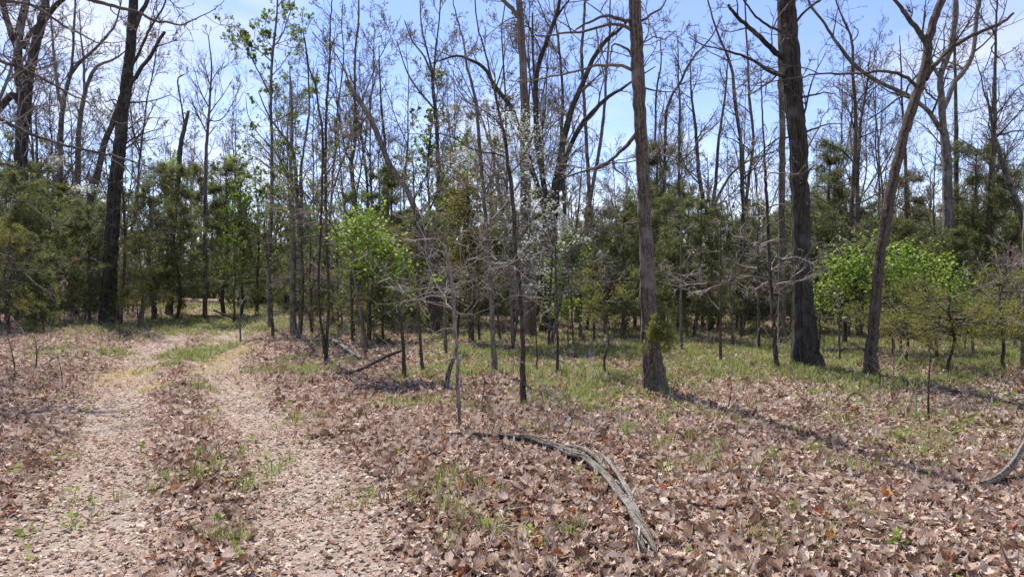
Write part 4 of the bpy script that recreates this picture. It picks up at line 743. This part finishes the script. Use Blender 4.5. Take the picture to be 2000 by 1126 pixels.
LOW = [gen_parts(409, 3.4, 0.022, 'mid', 'twigpale', dens=6, L=1.0, zmin=0.7, b=5, c=4, ang=1.1, up=0.0, wig=0.17, flat=0.5, rmin=0.0024, forks=1, leaf='bud', per=0.15),
       gen_parts(410, 4.6, 0.03, 'grey', 'twig', dens=5, L=1.2, zmin=1.0, b=5, c=4, ang=1.05, up=0.02, wig=0.18, flat=0.4, rmin=0.0024, forks=2, leaf='olive', per=0.4),
       gen_parts(411, 2.4, 0.015, 'red', 'twigpale', dens=9, L=0.8, zmin=0.25, b=4, c=4, ang=0.8, up=0.02, wig=0.2, rmin=0.0024, forks=3, leaf='budred', per=0.2)]
LK = ['twiggy pale understorey sapling', 'arching grey understorey sapling', 'brushy low sapling']
def scatter(n, y0, y1, mind, seed, clear=2.0, pmin=-160, pmax=2160, bias=1.0):
    r = random.Random(seed); out = []; tries = 0
    while len(out) < n and tries < n * 60:
        tries += 1; Yd = y0 + (y1 - y0) * r.random() ** bias; px = r.uniform(pmin, pmax); x = (px - 1000) / F * Yd
        if float(corridor(np.array(x), np.array(Yd))) < clear: continue
        if any((x - a) ** 2 + (Yd - b) ** 2 < mind ** 2 for a, b, _ in out): continue
        out.append((x, Yd, px))
    return out
for x, Yd, px in scatter(135, 24, 54, 1.5, 21, bias=0.75):
    k = rr.choice([0, 0, 1, 2, 2, 3, 4, 4, 5, 6, 6]); s = rr.uniform(0.9, 1.4) * (0.8 if px > 1150 else 0.95)
    o = place(BARE[k], 'bare_tree', '', 'tree', x, Yd, rr.uniform(0, 6.28), s, (rr.gauss(0, .045), rr.gauss(0, .045)), 'bare trees of the wood behind'); LATER.append((o, BK[k], px, Yd))
for x, Yd, k, lab in [(-9.6, 10.5, 5, 'dark spreading tree standing outside the left edge near the track'), (-11.5, 14.5, 1, 'tall grey forked tree outside the left edge behind the near one'), (-8.2, 7.2, 4, 'thin low bare tree nearest the camera outside the left edge')]:
    place(BARE[k], 'bare_tree', lab, 'tree', x, Yd, rr.uniform(0, 6.28), 1.05)
for px, Yd, s in [(500, 31, 0.95), (470, 28, 0.8), (840, 29, 1.25), (690, 16.5, 0.45), (610, 20, 0.55), (545, 38, 1.1), (1545, 33, 0.8), (890, 33, 1.2), (170, 40, 1.1), (60, 36, 1.0), (1420, 36, 0.8), (455, 24.5, 0.5), (15, 44, 1.3), (110, 46, 1.35), (215, 45, 1.2), (290, 43, 1.1), (350, 47, 1.1)]:
    o = place(LEAFY, 'leafy_tree', '', 'tree', (px - 1000) / F * Yd, Yd, rr.uniform(0, 6.28), s, group='young trees in pale green leaf'); LATER.append((o, 'young light green tree', px, Yd))
for x, Yd, px in scatter(100, 15, 34, 0.95, 22, clear=1.6, bias=1.1):
    if px < 520 and Yd < 22: continue
    k = rr.choice([0, 0, 1, 1, 2]); s = rr.uniform(0.75, 1.2)
    o = place(LOW[k], 'sapling', '', 'sapling', x, Yd, rr.uniform(0, 6.28), s, (rr.gauss(0, .08), rr.gauss(0, .08)), 'bare understorey saplings'); LATER.append((o, LK[k], px, Yd))

# each of these trees is told apart by its kind and its order between two named neighbours
ORD = ['first', 'second', 'third', 'fourth', 'fifth', 'sixth', 'seventh', 'eighth', 'ninth', 'tenth', 'eleventh', 'twelfth']
MARKS = sorted((x, w) for w, x in HERO if w in ('massive left-edge tree', 'big dark oak left of the track', 'tall slim tree by the track', 'vine-topped sapling', 'wavy reddish sapling', 'flaky brown oak', 'thick dark oak', 'leaning tree', 'far right trunk'))
SHORT = {'massive left-edge tree': 'left-edge tree', 'big dark oak left of the track': 'left oak', 'tall slim tree by the track': 'trackside tree', 'wavy reddish sapling': 'reddish sapling', 'flaky brown oak': 'brown oak', 'thick dark oak': 'dark oak'}
bins = {}
for o, kw, px, Yd in LATER:
    i = sum(px > m[0] for m in MARKS); bins.setdefault((i, kw), []).append((px, Yd, o))
for (i, kw), rows in bins.items():
    rows.sort(key=lambda r: r[0]); n = len(rows)
    sh = lambda w: SHORT.get(w, w)
    wh = f'left of the {sh(MARKS[0][1])}' if i == 0 else f'right of the {sh(MARKS[-1][1])}' if i == len(MARKS) else f'between {sh(MARKS[i - 1][1])} and {sh(MARKS[i][1])}'
    for j, (px, Yd, o) in enumerate(rows):
        far = '' if Yd < 30 else 'distant '
        o['label'] = (f'{far}{kw} {wh}' if n == 1 else f'{far}{kw}, {ORD[min(j, 11)]} from left {wh}')

# the far wood, one mass of bare trees and dark evergreens
def far_wood():
    rng = np.random.default_rng(77); out = {}
    mbs = {'far_wood': MB(), 'far_wood_trunk': MB()}
    tmpl = []
    for k in range(6):
        r = np.random.default_rng(500 + k); h = r.uniform(6, 10); tb, cb = MB(), MB()
        n = 8; z = np.linspace(0, h, n); w = np.cumsum(r.normal(0, .08, (n, 2)), 0)
        q = np.c_[w, z, (0.10 + 0.05 * r.random()) * (1 - z / h) ** .8 + .012]; tubes(tb, q[None, :, :3], q[None, :, 3], 5, 0.5)
        p = dict(DEF); p.update(dens=2.2, L=2.2, zmin=2.5, b=5, c=4, d=0, up=0.07, rmin=0.011, ang=0.75); crown_levels(r, cb, [smooth_path(q, 1.0)], p)
        tmpl.append((np.concatenate(tb.v), np.concatenate(tb.f), np.concatenate(cb.v), np.concatenate(cb.f), np.concatenate(cb.t)))
    tm, cm = MB(), MB(); cnt = 0
    while cnt < 210:
        Yd = rng.uniform(52, 105); px = rng.uniform(-250, 2250); x = (px - 1000) / F * Yd
        tv, tf, cv, cf, ct = tmpl[rng.integers(6)]; a = rng.uniform(0, 6.28); s = rng.uniform(.8, 1.25) ; R = np.array([[math.cos(a), -math.sin(a), 0], [math.sin(a), math.cos(a), 0], [0, 0, 1]]) * s
        o = np.array([x, Yd, float(gz(x, Yd)) - .05]); tm.add(tv @ R.T + o, tf, 0.5); cm.add(cv @ R.T + o, cf, ct); cnt += 1
    root = bpy.data.objects.new('far_wood', None); COL.objects.link(root); tag(root, 'dense bare wood far behind everything, one brownish grey mass of trunks and twigs', 'wood', kind='stuff')
    link('trunk', tm.mesh('trunk', M['grey']), root); link('crown', cm.mesh('crown', M['twig']), root)
far_wood()
def far_evergreen():
    rng = np.random.default_rng(78); fb, tb = MB(), MB()
    for q_ in range(390):
        Yd = rng.uniform(30, 75) if q_ < 300 else rng.uniform(30, 44); px = rng.uniform(-200, 2200) if q_ < 300 else rng.uniform(-250, 640); x = (px - 1000) / F * Yd
        if float(corridor(np.array(x), np.array(Yd))) < 3: continue
        h = rng.uniform(1.6, 5.5); z0 = float(gz(x, Yd)); tubes(tb, np.array([[[x, Yd, z0], [x, Yd, z0 + h * .6], [x, Yd, z0 + h]]]), np.array([[.09, .06, .01]]), 5, .5)
        n = 2400; t = rng.uniform(.01, 1, n); a = rng.uniform(0, 6.28, n); rad = (.5 + h * .27) * (1.05 - t) ** .7 * rng.uniform(.2, 1, n) ** .5 * (0.6 + 0.8 * vnoise(a * 1.6 + x, t * 9, 1))
        pos = np.stack([x + np.cos(a) * rad, Yd + np.sin(a) * rad, z0 + t * h - rad * .1], 1); d = nrm(np.stack([np.cos(a), np.sin(a), rng.normal(.1, .3, n)], 1) + rng.normal(0, .5, (n, 3)))
        leaves(fb, pos, d, nrm(rng.normal(0, 1, (n, 3))), rng.uniform(.14, .34, n), rng.uniform(.02, .045, n), np.clip(rng.normal(.45, .24, n), 0, 1))
    root = bpy.data.objects.new('far_evergreen_wood', None); COL.objects.link(root); tag(root, 'dark evergreen undergrowth massed under the far wood', 'wood', kind='stuff')
    link('trunk', tb.mesh('trunk', M['mid']), root); link('foliage', fb.mesh('foliage', M['cedar']), root)
far_evergreen()

# ------------------------------------------------------------------ fallen wood
def log(name, label, cat, Y0, pieces, bk='weather', seed=1, rise=0.9, group=None, rough=0.1, twigs=0, k=None, thick=0.45):
    """pieces lie on the ground: pixels give the place on the ground sheet unless a height is given as 4th number"""
    rng = np.random.default_rng(seed); P = []
    for tr in pieces:
        trw = fill_w([p[:3] if len(p) > 2 else p for p in tr]); hs = [p[3] if len(p) > 3 else 0 for p in tr]; pts = []
        for (x, y, w), hh in zip(trw, hs):
            d = (H - hh) * F / (y - HY); q = at(x, y, d); r = w * thick / F * d
            q[2] = float(gz(q[0], q[1])) + hh + r * rise + 0.034; pts.append((*q, r))
        P.append(smooth_path(pts, 0.06))
    base = np.array([*P[0][len(P[0]) // 2, :2], float(gz(*P[0][len(P[0]) // 2, :2]))]); root = thing(name, label, cat, base, group)
    for j, q in enumerate(P):
        m = MB(); bark_tube(m, q[:, :3], q[:, 3], k or int(np.clip(q[:, 3].max() * F / q[0, 1] * 2.2, 6, 22)), rng, rough)
        nm = 'trunk' if j == 0 else 'limb'; link(nm, m.mesh(nm, M[bk], base), root)
    if twigs:
        p = dict(DEF); p.update(dens=twigs, L=0.45, zmin=-1, b=2, c=1, rmin=0.002, wig=0.25, up=0.0, flat=0.5); cb = MB(); crown_levels(rng, cb, P, p); link('crown', cb.mesh('crown', M['twigpale'], base), root)
    return root
log('fallen_branch', 'long weathered grey fallen branch bent across the near leaf litter with split end', 'branch', 4.5,
    [[(828, 866, 4), (870, 865), (915, 864, 7), (955, 869, 9), (990, 870, 13), (1012, 876), (1035, 877, 15), (1065, 890, 17), (1092, 900), (1118, 914, 19), (1140, 918), (1165, 936, 20), (1188, 960), (1207, 990, 21), (1228, 1018), (1240, 1046, 23), (1262, 1078, 21), (1276, 1100, 12), (1284, 1112, 4)],
     [(1177, 908, 6, 0.13), (1190, 926, 12, 0.11), (1208, 955, 14, 0.08), (1226, 988, 14, 0.05), (1242, 1022, 12, 0.02), (1256, 1055, 6, 0.01)],
     [(1105, 890, 4, 0.03), (1140, 898, 9, 0.03), (1165, 914, 10, 0.03), (1185, 936, 8, 0.02)],
     [(1235, 1055, 10, 0.04), (1245, 1082, 8, 0.05), (1262, 1112, 7, 0.02)]], seed=301, rough=0.22, twigs=1.5, k=20, thick=0.40)
log('fallen_branch', 'grey fallen branch curving up out of the litter at the right edge', 'branch', 5, [[(1780, 962, 6), (1810, 966, 9), (1870, 966, 11), (1920, 957, 15), (1950, 942, 19, .02), (1975, 915, 19, .08), (1992, 885, 17, .16), (2010, 850, 15, .25)]], seed=302, twigs=0.9, thick=0.36, k=16, rough=0.18)
log('fallen_log', 'weathered grey log lying behind the twin stems by the track', 'log', 15, [[(578, 671, 6), (610, 671, 7), (640, 669, 9), (660, 679, 10), (690, 696, 9), (705, 702, 5)]], seed=303)
log('fallen_branch', 'dark straight stick propped against the vine-topped sapling', 'branch', 12, [[(658, 730, 5), (690, 726, 7), (730, 708, 8, .06), (760, 694, 7, .18), (785, 684, 6, .3)]], 'red', seed=304)
log('fallen_log', 'mossy dark log lying between thick dark oak and leaning tree', 'log', 15, [[(1608, 694, 9), (1640, 694, 10), (1690, 691, 9), (1735, 688, 6)]], 'mid', seed=305)
log('fallen_log', 'dark log lying left of the big dark oak in the shade', 'log', 30, [[(140, 608, 5), (170, 608, 6), (198, 608, 6)]], 'mid', seed=306)
log('fallen_branch', 'dark tangled brush pile stick by the far bend of the track', 'branch', 25, [[(418, 607, 4, .5), (440, 618, 5, .25), (465, 626, 5)], [(400, 618, 4, .2), (430, 622, 4, .1), (455, 628, 4)]], 'mid', seed=307, twigs=2.0)
log('fallen_branch', 'thin forked dead stick in the litter below the leaning tree', 'branch', 8, [[(1650, 792, 3), (1668, 778, 4, .05), (1688, 785, 4, .04), (1700, 800, 3)]], 'red', seed=308)
log('fallen_branch', 'thin grey stick lying in litter right of the big bent branch', 'branch', 5.5, [[(1412, 938, 3), (1450, 936, 5), (1480, 943, 5), (1525, 950, 4)], [(1470, 940, 3, .02), (1480, 955, 3, .02), (1490, 962, 2)]], 'mid', seed=309, twigs=2)
log('fallen_branch', 'pair of slim crossed sticks at right in thin grass', 'branch', 6, [[(1630, 895, 3), (1690, 905, 4), (1740, 920, 4), (1800, 925, 3)], [(1640, 930, 3, .02), (1700, 948, 3), (1745, 960, 3)]], 'grey', seed=310, twigs=1)
log('stump', 'leaning broken pale dead stub beside the pale grey sapling', 'stump', 10, [[(871, 758, 11), (876, 728, 10, .22), (884, 704, 8, .42), (889, 690, 5, .52)]], 'weather', seed=311, rise=0)
log('fallen_branch', 'slanting dead pole resting behind the twin stems by the track', 'branch', 14, [[(612, 668, 4), (640, 642, 5, .3), (660, 626, 5, .55), (678, 612, 4, .75)]], 'mid', seed=312)
log('stump', 'short grey stump in the shade behind the dark log', 'stump', 17, [[(1649, 676, 12), (1650, 650, 11, .32), (1650, 626, 10, .64)]], 'weather', seed=313, rise=0)

# ------------------------------------------------------------------ leaf litter, grass, weeds, twigs
def oak_leaf_batch(mb, pos, yaw, tilt, roll, ln, wd, bend, cup, tint, n):
    """lobed curled dry leaves as strips of n cross sections"""
    m = len(pos); t = np.linspace(0, 1, n); prof = np.sin(np.pi * np.clip(t * 0.94 + 0.03, 0, 1)) ** 0.7
    if n > 6: prof = prof * (1 + 0.21 * np.cos(np.arange(n) * np.pi))
    prof[0] = 0.06; prof[-1] = 0.10
    x = (t[None] - .5) * ln[:, None]; th = (t[None] - .5) * bend[:, None]
    zc = ln[:, None] * (t[None] - .5) ** 2 * bend[:, None]
    hw = prof[None] * wd[:, None] * 0.5
    side = np.array([-1., 0., 1.])
    yy = hw[:, :, None] * side; zz = zc[:, :, None] + np.abs(hw[:, :, None] * side) * cup[:, None, None]
    xx = np.broadcast_to(x[:, :, None], yy.shape)
    v = np.stack([xx, yy, zz], -1).reshape(m, -1, 3)
    cy, sy, ct, st, c2, s2 = np.cos(yaw), np.sin(yaw), np.cos(tilt), np.sin(tilt), np.cos(roll), np.sin(roll)
    X_, Y2, Z_ = v[..., 0], v[..., 1], v[..., 2]
    Y3 = Y2 * c2[:, None] - Z_ * s2[:, None]; Z3 = Y2 * s2[:, None] + Z_ * c2[:, None]
    X4 = X_ * ct[:, None] + Z3 * st[:, None]; Z4 = -X_ * st[:, None] + Z3 * ct[:, None]
    X5 = X4 * cy[:, None] - Y3 * sy[:, None]; Y5 = X4 * sy[:, None] + Y3 * cy[:, None]
    v = np.stack([X5, Y5, Z4], -1) + pos[:, None]
    i = np.arange(m)[:, None, None] * (n * 3) + np.arange(n - 1)[None, :, None] * 3 + np.arange(2)[None, None]
    f = np.stack([i, i + 1, i + 4, i + 3], -1).reshape(-1, 4)
    mb.add(v, f, np.repeat(tint, n * 3))
def litter():
    rng = np.random.default_rng(9); mb = MB()
    for y0, y1, dens, n, big in ((2.6, 7.2, 980, 9, 1.0), (7.2, 13, 560, 5, 1.08), (13, 22, 190, 4, 1.25), (22, 34, 60, 3, 1.5)):
        xw = 0.86 * y1 + 0.8; q = int(dens * (y1 - y0) * 2 * xw); x = rng.uniform(-xw, xw, q); y = rng.uniform(y0, y1, q)
        k = np.abs(x) < 0.86 * y + 0.8
        r = rut(x, y); g = grassy(x, y); keep = rng.random(q) < (1 - 0.68 * r) * (1 - 0.30 * g) * (1 - 0.85 * moss(x, y)) * (0.55 + 0.75 * vnoise(x, y, 0.55)); k &= keep
        x, y, r = x[k], y[k], r[k]; m = len(x); pile = vnoise(x, y, 0.5)
        ln = 0.060 * big * rng.uniform(0.35, 1.45, m) * (1 - r * rng.uniform(0.25, 0.8, m)); wd = ln * rng.uniform(0.42, 0.75, m)
        fl = 1 - 0.5 * r; tilt = rng.normal(0, 0.26, m) * fl; roll = rng.normal(0, 0.30, m) * fl
        z = gz(x, y) + 0.006 + rng.uniform(0, 0.03, m) * fl * (0.4 + pile) + np.abs(np.sin(tilt)) * ln * 0.3
        t = np.clip(rng.beta(1.5, 1.6, m) * 0.93 + 0.08 * (1 - r) * (vnoise(x, y, 1.4) - 0.5), 0, 0.94); rust = rng.random(m) < 0.035; t[rust] = rng.uniform(0.95, 1, rust.sum())
        oak_leaf_batch(mb, np.stack([x, y, z], 1), rng.uniform(0, 6.28, m), tilt, roll, ln, wd, rng.normal(0.5, 1.7, m) * fl, rng.normal(0.4, 0.8, m) * fl, t, n)
    for y0, y1, dens, n in ((2.8, 8, 1100, 3), (8, 16, 420, 3), (16, 28, 150, 3)):
        q = int(dens * (y1 - y0) * 9); y = rng.uniform(y0, y1, q); x = np.interp(y, RUT[:, 1], RUT[:, 0]) + rng.uniform(-4.2, 3.2, q); r = rut(x, y)
        k = rng.random(q) < r * 0.80 * (0.30 + vnoise(x, y, 0.35)) * (1 - .7 * moss(x, y)); x, y = x[k], y[k]; m = len(x); ln = rng.uniform(.018, .055, m) * (1.0 if y0 < 8 else 1.5)
        oak_leaf_batch(mb, np.stack([x, y, gz(x, y) + rng.uniform(.003, .012, m)], 1), rng.uniform(0, 6.28, m), rng.normal(0, .22, m), rng.normal(0, .25, m), ln, ln * rng.uniform(.4, .8, m), rng.normal(.3, 1.2, m), rng.normal(.2, .5, m), np.clip(.35 + .6 * rng.beta(1.7, 1.4, m), 0, .94), n)
    o = link('leaf_litter', mb.mesh('leaf_litter', M['litter'], smooth=False)); tag(o, 'thick layer of curled dry brown oak leaves covering the forest floor', 'leaf litter', kind='stuff')
litter()
def blades(mb, rng, x, y, h, w, per, spread):
    m = len(x); idx = np.repeat(np.arange(m), rng.poisson(per, m) + 2); q = len(idx); a = rng.uniform(0, 6.28, q); rr_ = rng.random(q) * spread[idx]
    bx, by = x[idx] + np.cos(a) * rr_ * .5, y[idx] + np.sin(a) * rr_ * .5; p0 = np.stack([bx, by, gz(bx, by)], 1)
    hh = h[idx] * rng.uniform(.5, 1.25, q); out = np.stack([np.cos(a), np.sin(a), np.zeros(q)], 1) * (hh * rng.uniform(.2, .9, q))[:, None]; up = np.array([0, 0, 1.])
    s = np.stack([-np.sin(a + rng.normal(0, .8, q)), np.cos(a), np.zeros(q)], 1) * (w * rng.uniform(.6, 1.3, q))[:, None]
    p1 = p0 + out * .35 + up * (hh * .65)[:, None]; p2 = p0 + out + up * (hh * rng.uniform(.7, 1.0, q))[:, None]
    v = np.stack([p0 - s * .5, p0 + s * .5, p1 + s * .4, p1 - s * .4, p2 + s * .06, p2 - s * .06], 1); i = np.arange(q)[:, None] * 6
    f = np.stack([i + 0, i + 1, i + 2, i + 3, i + 3, i + 2, i + 4, i + 5], -1).reshape(-1, 4); mb.add(v, f, np.repeat(np.clip(rng.normal(.45, .25, q), 0, 1), 6))
def grass():
    rng = np.random.default_rng(10); mb = MB()
    for y0, y1, dens, w, per in ((3.2, 9.5, 34, .0055, 14), (9.5, 16, 52, .009, 14), (16, 26, 24, .013, 10), (26, 40, 8, .02, 9)):
        xw = .86 * y1 + .8; q = int(dens * (y1 - y0) * 2 * xw); x = rng.uniform(-xw, xw, q); y = rng.uniform(y0, y1, q); g = grassy(x, y)
        k = (rng.random(q) < g) & (np.abs(x) < .86 * y + .8); x, y, g = x[k], y[k], g[k]
        blades(mb, rng, x, y, (.05 + .075 * g) * rng.uniform(.7, 1.3, len(x)) * (1.25 if y0 > 16 else 1), w, per, np.full(len(x), .16 if y0 < 16 else .3))
    pts = [(890, 945), (885, 968), (830, 995), (958, 1052), (1110, 1062), (975, 980), (880, 1010), (892, 1072), (905, 1030), (1500, 1075), (1585, 1065), (1545, 845), (1490, 800), (1610, 915), (1650, 912), (1360, 865), (1280, 880), (1800, 910), (1700, 925), (1515, 905), (1230, 855), (1215, 840),
           (940, 800), (770, 790), (450, 1062), (450, 1060), (410, 830), (1050, 855), (1020, 850), (1320, 930), (1400, 880), (1290, 830), (1690, 870), (1760, 850), (1660, 1000), (1430, 830), (1600, 880), (1150, 800), (1180, 785), (1620, 800), (925, 790), (1250, 768), (1262, 775), (1290, 774), (1308, 768), (1545, 728), (1560, 733), (1590, 732), (1612, 728), (1688, 752), (1702, 757), (1718, 752), (1022, 788), (1030, 785), (967, 730), (600, 820), (480, 960), (560, 905)]
    pts = np.array(pts, float); d = H * F / (pts[:, 1] - HY); x = (pts[:, 0] - 1000) / F * d
    x, d = np.repeat(x, 3) + rng.normal(0, .06, len(x) * 3), np.repeat(d, 3) + rng.normal(0, .06, len(d) * 3)
    blades(mb, rng, x, d, rng.uniform(.09, .19, len(x)), .0048, 18, np.full(len(x), .15))
    o = link('grass', mb.mesh('grass', M['grass'])); tag(o, 'fresh green grass tufts coming up through the leaf litter', 'grass', kind='stuff')
grass()
def weeds():
    rng = np.random.default_rng(12); mb = MB()
    q = 5200; y = rng.uniform(3.6, 26, q) ** 1.0; x = rng.uniform(-1, 1, q) * (.86 * y + .8); g = grassy(x, y)
    k = rng.random(q) < 0.05 + 0.55 * g; x, y = x[k], y[k]
    pts = np.array([(280, 885), (390, 905), (140, 970), (150, 860), (430, 1030), (1560, 1020), (1540, 1010), (1745, 1085), (1755, 1080), (1170, 955), (1050, 1085), (960, 1065), (135, 1020), (50, 1050), (155, 1022), (35, 930), (110, 905), (560, 800), (775, 905), (465, 1105), (1340, 1120), (495, 780), (1870, 850), (1550, 840), (1760, 855)], float)
    d = H * F / (pts[:, 1] - HY); x = np.r_[x, (pts[:, 0] - 1000) / F * d]; y = np.r_[y, d]; s = np.r_[rng.uniform(.5, 1.2, k.sum()), np.full(len(d), 1.25)]
    idx = np.repeat(np.arange(len(x)), rng.integers(4, 9, len(x))); m = len(idx); a = rng.uniform(0, 6.28, m); d3 = nrm(np.stack([np.cos(a), np.sin(a), rng.uniform(.1, 1.2, m)], 1))
    p = np.stack([x[idx], y[idx], gz(x[idx], y[idx]) + rng.uniform(.01, .09, m)], 1) + rng.normal(0, .02, (m, 3)) * np.array([1, 1, .2])
    l_ = s[idx] * rng.uniform(.022, .055, m); leaves(mb, p, d3, nrm(rng.normal(0, .4, (m, 3)) + np.array([0, 0, 1.])), l_, l_ * .33, np.clip(rng.normal(.65, .2, m), 0, 1))
    o = link('weed_cover', mb.mesh('weed_cover', M['weed'])); tag(o, 'scattered small bright green weed leaves among litter and grass', 'ground cover', kind='stuff')
weeds()
def brush():
    rng = np.random.default_rng(13); mb = MB()
    q = 2600; y = rng.uniform(3.4, 32, q); x = rng.uniform(-1, 1, q) * (.86 * y + .6); k = rng.random(q) < np.where(y > 12, .9, .22) * (corridor(x, y) > .6); x, y = x[k], y[k]; m = len(x)
    up = rng.random(m) < np.clip((y - 10) / 8, 0.1, .8); d = nrm(np.stack([rng.normal(0, 1, m), rng.normal(0, 1, m), np.where(up, rng.uniform(.6, 3, m), rng.normal(.03, .05, m))], 1))
    P = grow(rng, np.stack([x, y, gz(x, y) + .02], 1), d, rng.uniform(.15, .8, m) * np.where(up, 1.2, .8), 6, .14, 0.0); R = (.0022 + .00012 * y)[:, None] * np.linspace(1.2, .4, 6)[None]; tubes(mb, P, R, 4, rng.random(m))
    P2, R2, _ = spawn(rng, P, R, np.full(m, .5), 1.6, .3, 1, .7, .6, 4, .15, .02, .6, .0015); tubes(mb, P2, R2, 3, rng.random(len(P2)))
    o = link('twig_litter', mb.mesh('twig_litter', M['twigpale'])); tag(o, 'thin dry twigs and dead stalks strewn over the forest floor', 'twigs', kind='stuff')
brush()
